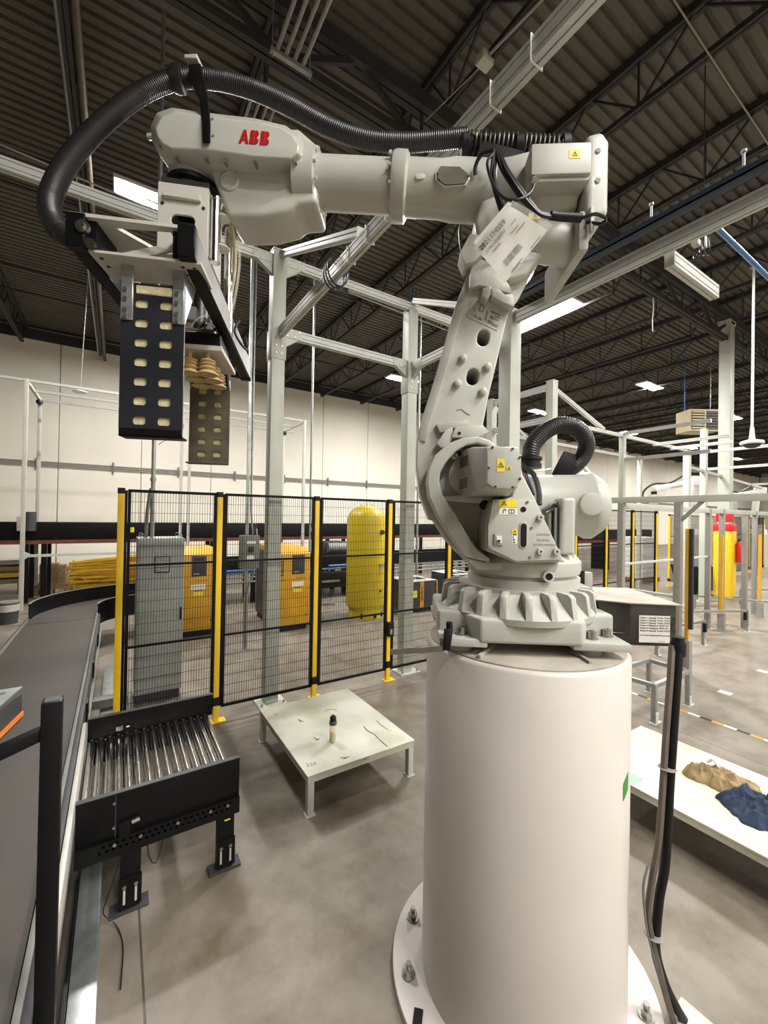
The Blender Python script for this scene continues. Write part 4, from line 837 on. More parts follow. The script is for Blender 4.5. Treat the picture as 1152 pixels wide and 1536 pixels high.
# marks written on the table
text('???'.replace('?', 'x')[:0] or '225', .05, (1.16, 2.67, TH+.0005), (1, -.15, 0), (.15, 1, 0), 'ink_soft', bpy.data.objects['pallet_table'], False, .0003)
def scratch(pts, r, nm='scuff_mark'):
    q = [at(a, b, z=TH) for a, b in pts]; MB().tube([(p.x, p.y, TH) for p in q], r, 5).build(nm, 'ink_soft', bpy.data.objects['pallet_table'])
for pl_, r in (([(546, 1090), (551, 1096), (562, 1102), (572, 1112), (581, 1120)], .004), ([(565, 1081), (572, 1088), (582, 1095)], .003), ([(447, 1078), (451, 1083), (450, 1080), (455, 1083)], .0035), ([(470, 1106), (478, 1110), (473, 1110), (480, 1108)], .0035), ([(510, 1137), (520, 1136), (515, 1139), (524, 1135)], .0035), ([(488, 1068), (490, 1065), (500, 1064), (505, 1066)], .003), ([(411, 1072), (416, 1072)], .003), ([(546, 1138), (554, 1135), (550, 1138)], .004)): scratch(pl_, r)
# spray bottle of yellow liquid
q = at(499, 1112, z=TH); t = thing('oil_bottle', 'small clear bottle of yellow oil with black cap on the scuffed table', 'bottle', (q.x, q.y, TH))
MB().lathe([(.024, 0), (.026, .006), (.026, .12), (.02, .135), (.019, .145)], 20, (q.x, q.y, TH+.001)).build('bottle_body', 'clear_glass', t)
MB().lathe([(.022, .004), (.0235, .008), (.0235, .075)], 18, (q.x, q.y, TH+.001)).build('oil_fill', 'oil_yellow', t)
MB().lathe([(.027, .13), (.029, .134), (.029, .152), (.024, .158)], 20, (q.x, q.y, TH)).build('collar', 'brown_plate', t)
MB().lathe([(.024, .158), (.024, .185), (.02, .19)], 20, (q.x, q.y, TH)).build('cap', 'rubber_black', t)
MB().lathe([(.012, .19), (.012, .2), (.008, .203)], 12, (q.x, q.y, TH)).build('nozzle', 'dark_steel', t)

# ---- work gloves and blue cloth on the long table
from mathutils import noise
def cloth(name, m, c, rx, ry, rz, h, seed, parent=None, n=46):
    vs = []; fs = []; ca, sa = math.cos(rz), math.sin(rz)
    for j in range(n+1):
        for i in range(n+1):
            u_ = 2*i/n-1; v_ = 2*j/n-1; k_ = max(abs(u_), abs(v_)); L_ = math.hypot(u_, v_) or 1; u2, v2 = u_*k_/L_, v_*k_/L_; a = math.atan2(v2, u2)
            rr = 1 + .22*noise.noise(Vector((math.cos(a)*1.6+seed, math.sin(a)*1.6, 0))) + .1*noise.noise(Vector((math.cos(a)*5+seed, math.sin(a)*5, 3)))
            lx, ly = u2*rx*rr, v2*ry*rr; P_ = Vector((lx*9+seed, ly*9, seed)); rid = 1-abs(noise.noise(P_)*2); rid2 = 1-abs(noise.noise(P_*2.3+Vector((4, 2, 1)))*2)
            e_ = max(0, 1-k_**3); z_ = TH + .003 + h*e_*(.35 + .5*max(0, rid)**2 + .28*max(0, rid2)**2) + .004*(1-e_)*(1+noise.noise(P_*3))
            vs.append((c[0]+lx*ca-ly*sa, c[1]+lx*sa+ly*ca, z_))
    N_ = (n+1)**2; fs = [(j*(n+1)+i, j*(n+1)+i+1, (j+1)*(n+1)+i+1, (j+1)*(n+1)+i) for j in range(n) for i in range(n)]
    bd = [i for i in range(n+1)] + [j*(n+1)+n for j in range(1, n+1)] + [n*(n+1)+i for i in range(n-1, -1, -1)] + [j*(n+1) for j in range(n-1, 0, -1)]
    vs += [(vs[i][0], vs[i][1], TH+.0005) for i in bd]; k = len(bd)
    fs += [(bd[i], bd[(i+1) % k], N_+(i+1) % k, N_+i) for i in range(k)] + [tuple(range(N_, N_+k))[::-1]]
    return MB().add(vs, fs).build(name, m, parent, sharp=60)
q = at(1078, 1166, z=TH+.02)
t = thing('work_glove', 'crumpled tan canvas work gloves with a white tag on the long table', 'gloves', (q.x, q.y, TH))
cloth('glove_body', 'tan_cloth', (q.x, q.y), .15, .17, -.3, .085, 3.1, t); p_ = at(1052, 1160, z=TH+.03); cloth('glove_cuff', 'tan_cloth', (p_.x, p_.y), .07, .1, .5, .1, 8.7, t, 30); p_ = at(1112, 1178, z=TH+.01); cloth('glove_fingers', 'tan_cloth', (p_.x, p_.y), .1, .09, -.9, .055, 5.2, t, 30)
p_ = at(1068, 1140, z=TH+.1); MB().tube(spline([(p_.x, p_.y+.03, TH+.07), (p_.x+.01, p_.y, TH+.1), (p_.x-.03, p_.y-.05, TH+.085)], .01), .009, 6).build('glove_tag', 'white_paint', t)
q = at(1140, 1212, z=TH+.02)
tag(cloth('blue_cloth', 'denim', (q.x, q.y), .2, .2, .4, .11, 12.4, None, 56), 'crumpled dark blue denim cloth at the end of the long white table', 'cloth')
q = at(950, 1173, z=TH); MB().box(q.x-.03, q.x+.09, q.y-.02, q.y+.05, TH, TH+.002).build('tape_patch', 'mint_tape'); tag(bpy.data.objects['tape_patch'], 'pale mint green tape patch on the long white table', 'tape')
# ================================================================== CONVEYORS ON THE LEFT
# roller conveyor
rc = thing('roller_conveyor', 'short black roller conveyor with steel rollers and side guards', 'conveyor', (.2, 2.9, 0))
RX0, RX1, RY0, RY1, RZ = -.14, .615, 2.44, 3.40, .455
gn = MB().box(RX0, RX1, RY0-.012, RY0, .385, .605).build('side_guard', 'black_paint', rc, .003); MB().box(RX0, RX1, RY0-.012, RY0+.018, .6, .606).build('guard_lip', 'dark_grey', gn)
MB().box(RX0+.16, RX0+.163, RY0-.014, RY0-.012, .39, .6).build('guard_seam', 'dark_grey', gn)
for zz in (.44, .56): MB().cyl((RX0+.155, RY0-.018, zz), (RX0+.155, RY0-.012, zz), .006, n=8).build('guard_bolt', 'bolt_steel', gn)
gf = MB().box(RX0, RX1+.03, RY1, RY1+.012, .44, .605).build('side_guard', 'black_paint', rc, .003); MB().box(RX0, RX1+.03, RY1-.018, RY1+.012, .6, .606).build('guard_lip', 'dark_grey', gf)
hs = [octo(RX0+.1+.028*i+(.014 if j else 0), .345+.026*j, .007, 8) for i in range(22) for j in (0, 1)]
MB().box(RX0, RX1, RY0-.03, RY0-.022, .30, .33); prism_holes(MB(), [(RX0, .305), (RX1, .305), (RX1, .388), (RX0, .388)], hs, RY0-.026, RY0-.020).build('perforated_rail', 'black_paint', rc)
MB().box(RX0, RX1, RY0-.02, RY0+.03, .30, .306).box(RX0, RX1, RY0-.028, RY0+.03, .386, .392).box(RX0, RX1, RY0+.02, RY0+.026, .306, .386).build('side_rail', 'black_paint', rc)
for xx in (.02, .13, .3, .46, .55): MB().cyl((xx, RY0-.032, .365), (xx, RY0-.026, .365), .008, n=8).build('rail_bolt', 'bolt_steel', rc)
MB().box(RX0, RX1, RY1-.03, RY1-.005, .30, .44).build('side_rail', 'black_paint', rc)
rol = MB().cyl((0, RY0+.01, 0), (0, RY1-.01, 0), .0235, n=20).mesh('roller'); shf = MB().cyl((0, RY0-.005, 0), (0, RY1+.0, 0), .008, n=10).mesh('roller_shaft')
for i in range(15):
    o = link('roller', rol, 'chrome', rc); o.matrix_parent_inverse = rc.matrix_basis.inverted(); o.location = (RX0+.025+.0505*i, 0, RZ-.02); link('roller_shaft', shf, 'dark_steel', o, True)
    MB().box(RX0+.017+.0505*i, RX0+.033+.0505*i, RY1-.012, RY1-.002, RZ-.03, RZ+.005).build('bearing_block', 'dark_grey', rc)
for xx in (.09, .545):
    lg = MB().box(xx-.045, xx+.045, RY0-.02, RY0+.03, .02, .305).build('leg', 'black_paint', rc, .003)
    MB().box(xx-.05, xx+.05, RY0-.025, RY0-.019, .03, .18).build('leg_sleeve', 'black_paint', lg)
    MB().box(xx-.085, xx+.085, RY0-.03, RY0+.05, 0, .014).build('foot', 'dark_grey', lg, .004)
    for du in (-.025, .025):
        MB().box(xx+du-.005, xx+du+.005, RY0-.027, RY0-.0245, .05, .12).build('leg_slot', 'alum_side', lg); MB().cyl((xx+du, RY0-.03, .135), (xx+du, RY0-.024, .135), .009, n=8).build('leg_bolt', 'bolt_steel', lg)
    MB().box(xx-.045, xx+.045, RY1-.05, RY1, 0, .305).build('leg', 'black_paint', rc, .003)
    MB().box(xx-.02, xx+.02, RY0+.03, RY1-.05, .2, .24).build('cross_brace', 'black_paint', rc)
MB().box(.535, .565, RY0-.0285, RY0-.026, .282, .29).build('yellow_tag', 'sticker_yellow', rc)
sr = thing('photo_sensor', 'small photo sensor bracket on the roller conveyor guard', 'sensor', (.09, RY0-.02, .4))
MB().box(.035, .085, RY0-.032, RY0-.014, .385, .465).build('bracket', 'black_paint', sr, .002); MB().cyl((.09, RY0-.03, .455), (.125, RY0-.03, .46), .014, n=12).build('barrel', 'chrome', sr)
sr = thing('reflector', 'small steel reflector on the far guard of the roller conveyor', 'sensor', (.05, RY1, .5))
MB().box(.02, .06, RY1-.02, RY1-.002, .485, .515).build('plate', 'steel', sr, .002); MB().cyl((.08, RY1-.012, .5), (.1, RY1-.012, .5), .008, n=8).build('nut', 'steel', sr)
for i, l in enumerate(([(.16, RY0-.03, .32), (.17, RY0-.04, .25), (.2, RY0-.03, .2), (.235, RY0-.02, .3)], [(.05, RY0-.03, .3), (.0, RY0-.05, .15), (-.02, RY0-.06, .08), (.03, RY0-.08, .02), (.06, RY0-.2, .006), (.05, RY0-.4, .006)])):
    tag(MB().tube(spline(l, .02), .003, 5).build('sensor_wire', 'hose_black'), ('thin dark wire loop under the roller conveyor rail', 'thin dark wire trailing from the roller conveyor to the floor')[i], 'cable')

# belt conveyor: straight run and a curve to the right
bc = thing('belt_conveyor', 'long grey belt conveyor running away and curving right', 'conveyor', (-.55, 4, 0))
BX0, BX1, BZ = -.95, -.2, .56; YS, YE = .3, 7.05
MB().box(BX0+.02, BX1-.025, YS, YE, BZ-.03, BZ).build('belt', 'belt', bc, .004)
RC = .53; ccx, ccy = BX1+RC, YE   # curve centre
def arcpts(r, a0=PI, a1=PI/2-.1, n=22): return [(ccx+r*math.cos(a0+(a1-a0)*i/n), ccy+r*math.sin(a0+(a1-a0)*i/n)) for i in range(n+1)]
ro, ri = ccx-BX0-.02, ccx-BX1+.025
o_, i_ = arcpts(ro), arcpts(ri); n = len(o_)
MB().add([(x, y, BZ) for x, y in o_] + [(x, y, BZ) for x, y in i_] + [(x, y, BZ-.03) for x, y in o_] + [(x, y, BZ-.03) for x, y in i_], [(i, n+i, n+i+1, i+1) for i in range(n-1)] + [(2*n+i, 2*n+i+1, 3*n+i+1, 3*n+i) for i in range(n-1)]).build('curve_belt', 'belt', bc)
def wall_arc(r, z0, z1, th): 
    a, b = arcpts(r), arcpts(r+th); V = [(x, y, z0) for x, y in a] + [(x, y, z0) for x, y in b] + [(x, y, z1) for x, y in a] + [(x, y, z1) for x, y in b]
    return MB().add(V, [f for i in range(n-1) for f in ((i, i+1, 2*n+i+1, 2*n+i), (n+i, 3*n+i, 3*n+i+1, n+i+1), (2*n+i, 2*n+i+1, 3*n+i+1, 3*n+i), (i, n+i, n+i+1, i+1))] + [(0, 2*n, 3*n, n), (n-1, 2*n-1, 4*n-1, 3*n-1)])
wall_arc(ro+.01, BZ-.18, BZ+.2, .012).build('curve_guard', 'black_paint', bc); wall_arc(ro+.004, BZ+.198, BZ+.206, .026).build('guard_lip', 'mid_grey', bc)
wall_arc(ri-.03, BZ-.18, BZ+.13, .012).build('curve_guard', 'black_paint', bc); wall_arc(ri-.036, BZ+.128, BZ+.136, .026).build('guard_lip', 'mid_grey', bc)
# onward belt after the curve
MB().box(ccx, .6, ccy+ri, ccy+ro, BZ-.03, BZ).build('belt', 'belt', bc, .003)
for yy in (ccy+ri-.02, ccy+ro+.012): MB().box(ccx+.02, .6, yy-.012, yy, BZ-.18, BZ+(.13 if yy < ccy+.5 else .2)).build('side_guard', 'black_paint', bc)
MB().bar((BX0-.2, 6.74, BZ+.004), (BX1+.02, 6.74, BZ+.004), .012, .008).build('joint_strip', 'chrome', bc)
# side channels of the straight run
MB().box(BX1-.02, BX1+.0, YS, YE-.02, BZ-.02, BZ+.018).build('edge_strip', 'mid_grey', bc, .002)
MB().box(BX1, BX1+.028, YS, YE-.05, BZ-.2, BZ+.004).build('side_channel', 'dark_grey', bc, .003); MB().box(BX1+.024, BX1+.05, YS, YE-.05, BZ-.2, BZ-.19).build('channel_lip', 'mid_grey', bc)
MB().box(BX0-.03, BX0, YS, YE-.02, BZ-.2, BZ+.012).build('side_channel', 'dark_grey', bc, .003); MB().box(BX0-.012, BX0+.02, YS, YE-.02, BZ+.0, BZ+.016).build('edge_strip', 'steel', bc)
for yy in (.9, 2.2, 3.6, 4.6, 5.7):
    for xx in (BX0+.02, BX1-.06): MB().box(xx, xx+.05, yy-.03, yy+.03, 0, BZ-.1).build('leg', 'black_paint', bc)
    MB().box(BX1+.004, BX1+.04, yy+.25, yy+.45, BZ-.17, BZ-.02).build('bracket', 'black_paint', bc, .004)
MB().box(BX0, BX1, 3.0, 3.06, .3, .36).build('cross_brace', 'black_paint', bc)
# white transfer strip between the belt and the rollers
tag(MB().box(-.168, -.146, 1.6, 3.42, .45, .575).build('transfer_strip', 'alum_side', None, .003), 'pale metal transfer strip between the belt and the rollers', 'strip')
# perforated guide box and black square post in front
p = at(79, 1049, D=1.2); bp = thing('square_post', 'black square steel post standing at the near left', 'post', (p.x, p.y, 0))
MB().box(p.x-.024, p.x+.024, p.y-.024, p.y+.024, 0, p.z).build('tube', 'black_paint', bp, .003); MB().box(p.x-.018, p.x+.018, p.y-.018, p.y+.018, p.z, p.z+.002).build('end_cap', 'dark_grey', bp)
q = at(0, 1100, D=1.14); 
MB().bar((p.x-.02, p.y, p.z-.09), (q.x-.1, p.y-.05, p.z-.135), .03, .035).build('side_arm', 'black_paint', bp, .003)
MB().box(p.x-.06, p.x+.06, p.y-.06, p.y+.06, 0, .01).build('foot', 'black_paint', bp)
q = at(12, 1035, D=1.12); gx = thing('guide_box', 'perforated metal guide bracket with an orange strip at the left edge', 'bracket', (q.x, q.y, q.z-.2))
u_ = Vector((-.25, -.97, -.05)).normalized()
prism_holes(MB(), [(-.03, 0), (.03, 0), (.03, .35), (-.03, .35)], [octo(.0, .03+.035*i, .009, 6) for i in range(9)], 0, .004, lambda a, b, c: tuple(Vector((q.x, q.y, q.z)) + u_*b + Vector((a, 0, c)))).build('perforated_top', 'galv', gx)
MB().bar(Vector((q.x+.028, q.y, q.z-.05)), Vector((q.x+.028, q.y, q.z-.05))+u_*.35, .004, .07).build('bracket_side', 'dark_grey', gx)
MB().bar(Vector((q.x+.032, q.y, q.z-.07)), Vector((q.x+.032, q.y, q.z-.07))+u_*.35, .004, .012).build('orange_strip', 'orange', gx)
# galvanised floor ducts
tag(MB().box(-.125, -.03, .9, 3.25, 0, .1).build('floor_duct', 'galv', None, .003), 'galvanised cable duct lying on the floor beside the belt', 'duct', 'floor cable ducts')
tag(MB().box(-.14, -.128, .9, 2.6, 0, .13).build('duct_rail', 'rubber_black'), 'black rail along the galvanised floor duct', 'rail')
tag(MB().box(-.1, .02, 3.75, 6.1, 0, .1).build('floor_duct', 'galv', None, .003), 'galvanised floor duct running under the fence towards the cabinet', 'duct', 'floor cable ducts')
tag(MB().box(-.45, .12, 4.75, 4.87, .12, .2).build('cross_duct', 'mid_grey', None, .003), 'grey perforated cross duct beside the electrical cabinet foot', 'duct')

# ================================================================== MESH FENCE
def make_post(x, y, label, grp, h=2.2):
    t = thing('fence_post', label, 'post', (x, y, 0), group=grp)
    MB().box(x-.025, x+.025, y-.025, y+.025, 0, h-.02).build('tube', 'yellow_post', t, .004)
    MB().box(x-.028, x+.028, y-.028, y+.028, h-.05, h).build('cap', 'rubber_black', t, .004)
    MB().box(x+.026, x+.046, y-.02, y+.02, .15, h-.02).build('clip_strip', 'black_paint', t)
    f = MB().box(x-.05, x+.09, y-.05, y+.05, 0, .01).build('foot', 'yellow_post', t, .003)
    MB().box(x-.03, x+.03, y-.03, y+.03, .16, .24).build('bracket', 'rubber_black', t, .003)
    return t
_pm = {}
def make_panel(x0, x1, y, label, grp, dz=0):
    L = round(x1-x0-.1, 3); cx_ = (x0+x1)/2+.01; t = thing('mesh_fence', label, 'fence', (cx_, y, 0), group=grp)
    if L not in _pm:
        f1 = MB().box(-L/2, L/2, -.012, .012, 2.165, 2.19).mesh('top_rail'); f2 = MB().box(-L/2, L/2, -.012, .012, .13, .155).mesh('bottom_rail')
        f3 = MB().box(-.012, .012, -.012, .012, .13, 2.19).mesh('side_rail'); f4 = MB().box(-L/2, L/2, -.008, .008, -.01, .01).mesh('mid_rail'); wm_ = MB()
        k = int(L/.0225)
        for i in range(1, k): xx = -L/2+L*i/k; wm_.box(xx-.0016, xx+.0016, -.0016, .0016, .14, 2.18)
        for i in range(1, 21): zz = .14+2.04*i/21; wm_.box(-L/2, L/2, -.0048, -.0018, zz-.0016, zz+.0016)
        _pm[L] = (f1, f2, f3, f4, wm_.mesh('wire_mesh'))
    f1, f2, f3, f4, wmm = _pm[L]
    def pl_(nm, me, dx=0, dzz=0): o = link(nm, me, 'black_paint', t, True); o.location = (dx, 0, dzz); return o
    pl_('top_rail', f1); pl_('bottom_rail', f2); pl_('side_rail', f3, -L/2); pl_('side_rail', f3, L/2); pl_('mid_rail', f4, 0, 1.53); pl_('mid_rail', f4, 0, .82); tag(pl_('wire_mesh', wmm), kind='stuff')
FX = [.025, .825, 1.83, 2.79, 3.75, 4.71, 5.67, 6.63, 7.59, 8.55, 9.51]
plab = ['yellow fence post at the end of the mesh fence beside the belt', 'yellow fence post standing at the corner of the roller conveyor', 'yellow fence post behind the scuffed white table', 'yellow fence post with the black latch box, left of the pedestal', 'yellow fence post directly left of the robot shoulder',
        'yellow fence post hidden behind the robot body', 'yellow fence post behind the balance cylinder', 'yellow fence post just right of the balance cylinder', 'second yellow fence post right of the balance cylinder', 'yellow fence post near the upright behind the metal box', 'thick yellow fence post before the white stack on the right']
for x_, l in zip(FX, plab): make_post(x_, 4.2, l, 'yellow posts of the mesh fence')
flab = ['black mesh fence panel in front of the grey cabinet', 'black mesh fence panel in front of the dark-sided compressor', 'black mesh fence panel in front of the yellow tank', 'black mesh fence panel behind the left edge of the pedestal', 'black mesh fence panel behind the robot shoulder', 'black mesh fence panel hidden behind the robot body', 'black mesh fence panel behind the balance cylinder', 'black mesh fence panel right of the balance cylinder', 'black mesh fence panel behind the metal cable box', 'last black mesh fence panel before the thick yellow post']
for a, b, l in zip(FX, FX[1:], flab): make_panel(a, b, 4.2, l, 'black mesh fence panels')
lb = thing('gate_latch', 'small black latch box on the fence post left of the pedestal', 'latch', (2.79, 4.16, .62)); MB().box(2.755, 2.83, 4.12, 4.172, .55, .72).build('case', 'rubber_black', lb, .004); MB().box(2.77, 2.8, 4.112, 4.12, .58, .64).build('plate', 'galv', lb)
# far fence run
FB = [at(px, 800, Y=5.9).x for px in (1004, 1033, 1067, 1100, 1123, 1145)]
for i, x_ in enumerate(FB): make_post(x_, 5.9, 'far yellow fence post beyond the low rails, number %s from the bin side' % ('one', 'two', 'three', 'four', 'five', 'six')[i], 'yellow posts of the far fence')
for i, (a, b) in enumerate(zip(FB, FB[1:])): make_panel(a, b, 5.9, 'far black mesh panel beyond the low rails, number %s from the bin side' % ('one', 'two', 'three', 'four', 'five')[i], 'far mesh panels')

# ================================================================== PLANT BEHIND THE FENCE
ec = thing('electrical_cabinet', 'tall grey electrical cabinet with a vent grille behind the fence', 'cabinet', (.4, 5.1, 0))
MB().box(.18, .62, 4.95, 5.35, .1, 1.72).build('body', 'cabinet_grey', ec, .006); MB().box(.2, .6, 4.97, 5.33, 0, .1).build('plinth', 'dark_grey', ec)
dr = MB().box(.195, .605, 4.932, 4.95, .12, 1.70).build('door', 'cabinet_grey', ec, .004); MB().box(.585, .6, 4.922, 4.932, .85, .98).build('handle', 'rubber_black', dr, .002)
vg = MB().box(.335, .48, 4.92, 4.932, 1.36, 1.53).build('vent_frame', 'dark_grey', dr, .003)
for i in range(9): MB().box(.345, .47, 4.908, 4.92, 1.375+.017*i, 1.383+.017*i).build('vent_slat', 'white_paint', dr)
for xx in (.22, .58):
    for yy in (4.98, 5.3): MB().tube([(xx+.018*math.cos(a), yy, 1.745+.02*math.sin(a)) for a in [2*PI*i/12 for i in range(13)]], .004, 5).build('lifting_eye', 'galv', ec)
def conduit(pts, r, label, m='galv', clips=(), grp='vertical conduits to the roof'):
    t = thing('conduit', label, 'conduit', pts[0], group=grp); MB().tube(pts, r, 10).build('pipe', m, t)
    for c in clips: MB().cyl((c[0], c[1], c[2]-.02), (c[0], c[1], c[2]+.02), r*1.35, n=10).build('coupling', m, t)
    return t
conduit([(.32, 5.15, 1.72), (.32, 5.15, 7.5)], .022, 'galvanised conduit rising from the grey cabinet to the roof', clips=((.32, 5.15, 2.35), (.32, 5.15, 4.2)))
tag(MB().tube(spline([(.26, 5.12, 1.72), (.27, 5.12, 2.0), (.3, 5.13, 2.25)], .05), .018, 8).build('flexible_conduit', 'mid_grey'), 'flexible grey conduit bending into the cabinet top', 'conduit')
def compressor(x0, x1, y0, y1, h, label, side):
    t = thing('air_compressor', label, 'compressor', ((x0+x1)/2, (y0+y1)/2, 0))
    MB().box(x0, x1, y0+.02, y1, .1, h-.1).build('body', side, t, .006); MB().box(x0+.03, x1-.03, y0+.05, y1-.03, .0, .1).build('plinth', 'rubber_black', t)
    fr = MB().box(x0+.0, x1, y0, y0+.02, .1, h-.1).build('front_door', 'yellow_dark', t, .004)
    MB().prism([(y0, h-.1), (y0+.22, h), (y1, h), (y1, h-.1)], x0, x1, lambda a, b, c: (c, a, b)).build('hood', 'tan_cloth' if 0 else 'yellow_dark', t, .006)
    xm = x0+.62*(x1-x0); cp = MB().box(xm-.11, xm+.11, y0-.012, y0, h-.45, h-.12).build('control_panel', 'dark_grey', t, .004)
    MB().box(xm-.07, xm+.07, y0-.015, y0-.012, h-.2, h-.155).build('display', 'ink', t); text('SIGMA', .03, (xm-.04, y0-.013, h-.41), (1, 0, 0), (0, 0, 1), 'paper', t, False, .0005)
    text('KAESER', .08, (x0+.055, y0-.002, h-.34), (0, 0, 1), (-1, 0, 0), 'ink', t, False, .0008, .002)
    text('COMPRESSOR', .03, (xm+.05, y0-.001, h-.52), (1, 0, 0), (0, 0, 1), 'ink', t, False, .0006)
    text('SM 15', .035, (x0+.08, y0-.001, h-.54), (1, 0, 0), (0, 0, 1), 'ink', t, False, .0006)
    MB().box(xm-.12, xm+.1, y0-.003, y0, h-.66, h-.58).build('white_label', 'paper', t); MB().box(xm-.09, xm+.07, y0-.003, y0, h-.76, h-.66).build('yellow_label', 'sticker_yellow', t)
    MB().box(xm-.08, xm+.06, y0-.004, y0-.003, h-.69, h-.672).build('label_print', 'ink', t)
    MB().cyl((x1-.06, y0-.006, .25), (x1-.06, y0, .25), .012, n=10).build('lock', 'ink', t)
    for xx in (x0+.12, x1-.12): MB().box(xx-.05, xx+.05, y0+.08, y1-.05, 0, .09).build('skid', 'rubber_black', t)
compressor(.72, 1.375, 7.22, 7.95, 1.42, 'yellow compressor partly hidden by the grey cabinet', 'yellow_dark')
compressor(2.3, 2.86, 6.8, 8.15, 1.42, 'yellow-fronted compressor with a dark grey side', 'dark_grey')
# pressure tank
tk = thing('air_tank', 'upright yellow air tank behind the fence', 'tank', (4.17, 7.1, 0)); R_ = .385
MB().lathe([(.12, .1), (.25, .13), (.35, .2), (R_, .3), (R_, 1.92), (.36, 2.02), (.29, 2.11), (.18, 2.17), (.06, 2.19)], 48, (4.17, 7.1, 0)).build('vessel', 'tank_yellow', tk)
MB().lathe([(R_-.02, .22), (R_+.004, .27), (R_+.004, .31)], 48, (4.17, 7.1, 0), caps=False).build('weld_band', 'tank_yellow', tk)
MB().lathe([(.33, 0), (.33, .2)], 40, (4.17, 7.1, 0), caps=False).build('skirt', 'tank_yellow', tk)
for a in (-2.3, -1.5, -.9): MB().box(4.17+.33*math.cos(a)-.03, 4.17+.33*math.cos(a)+.03, 7.1+.335*math.sin(a)-.01, 7.1+.335*math.sin(a)+.0, .03, .12).build('skirt_opening', 'rubber_black', tk)
for dx in (-.12, 0, .12): MB().tube([(4.17+dx+.03*math.cos(a), 7.1, 2.17+.045*math.sin(a)) for a in [PI*i/8 for i in range(9)]], .008, 6).build('lifting_eye', 'tank_yellow', tk)
MB().cyl((4.3, 6.75, 1.68), (4.3, 6.7, 1.68), .045, n=16).build('port', 'dark_grey', tk); MB().cyl((4.28, 6.75, .55), (4.28, 6.7, .55), .02, n=10).build('port', 'dark_grey', tk)
MB().box(4.26, 4.42, 6.7, 6.735, 1.0, 1.08).build('name_plate', 'pale_grey', tk)
# refrigeration dryers
def dryer(x0, x1, y0, y1, h, label):
    t = thing('air_dryer', label, 'dryer', ((x0+x1)/2, y0, 0)); MB().box(x0, x1, y0, y1, .06, h).build('body', 'dark_grey', t, .006); MB().box(x0, x1, y0, y1, h, h+.012).build('top', 'pale_grey', t, .003)
    xm = x0+.45*(x1-x0); MB().box(xm-.05, xm+.05, y0-.006, y0, .06, h).build('stripe', 'yellow_dark', t); text('KAESER', .08, (xm, y0-.007, h*.6), (0, 0, -1), (1, 0, 0), 'ink', t, False, .0008, .002)
    MB().box(x1-.02, x1+.012, y0-.012, y0+.04, .06, h).build('corner_edge', 'yellow_dark', t)
    for k in (0, 1): MB().box(x0+.1+.28*k, x0+.3+.28*k, y0+.2, y0+.5, h+.012, h+.016).build('vent', 'rubber_black', t)
    MB().box(x0+.06, x0+.2, y0-.004, y0, h*.5, h*.72).build('warning_label', 'sticker_yellow', t)
    for xx in (x0+.08, x1-.08): MB().cyl((xx, y0+.1, 0), (xx, y0+.1, .06), .03, n=10).build('caster', 'rubber_black', t)
dryer(5.05, 5.78, 6.83, 7.6, .64, 'low dark dryer with a yellow stripe, next to the pale fence-side post')
dryer(6.5, 7.2, 7.0, 7.9, .66, 'low dark dryer with a yellow stripe, partly behind the robot base')
tag(MB().lathe([(.2, 0), (.19, .02), (.05, .03)], 16, (6.1, 6.9, 0)).build('floor_mat', 'paper'), 'white sack lying on the floor beside the dark dryer', 'sack')
# disconnect switch on a strut
ds = thing('disconnect_switch', 'grey safety switch box on a vertical strut behind the fence', 'switch box', (1.62, 6.2, 0))
MB().box(1.59, 1.63, 6.2, 6.24, 0, 7.5).build('strut', 'galv', ds); MB().box(1.49, 1.76, 6.08, 6.2, 1.2, 1.68).build('box', 'mid_grey', ds, .008); MB().box(1.52, 1.73, 6.07, 6.08, 1.24, 1.64).build('door', 'mid_grey', ds, .004)
MB().box(1.6, 1.67, 6.05, 6.07, 1.44, 1.52).build('handle', 'ink', ds, .004); MB().box(1.58, 1.68, 6.066, 6.07, 1.33, 1.39).build('label', 'paper', ds); MB().box(1.57, 1.7, 6.066, 6.07, 1.56, 1.6).build('label', 'paper', ds)
MB().tube(spline([(1.73, 6.14, 1.68), (1.72, 6.17, 1.85), (1.66, 6.2, 2.05), (1.66, 6.2, 7.4)], .1), .014, 8).build('conduit', 'galv', ds); MB().tube(spline([(1.7, 6.14, 1.2), (1.69, 6.16, 1.05), (1.62, 6.17, .85), (1.62, 6.17, .05)], .08), .014, 8).build('conduit', 'galv', ds)
conduit([(3.05, 7.3, 0), (3.05, 7.3, 7.4)], .02, 'thin galvanised rod rising behind the second fence post')
for i, (dx, m_) in enumerate(((0, 'galv'), (.09, 'blue'), (.2, 'galv'), (.33, 'galv'))):
    conduit([(5.6+dx, 7.75, 0), (5.6+dx, 7.75, 7.3)], .026, ('galvanised pipe left of the blue one behind the dryers', 'blue vertical air pipe behind the dryers', 'galvanised pipe next to the blue air pipe', 'outermost galvanised pipe behind the dryers')[i], m_, clips=((5.6+dx, 7.75, 1.3), (5.6+dx, 7.75, 3.0), (5.6+dx, 7.75, 5.0)))

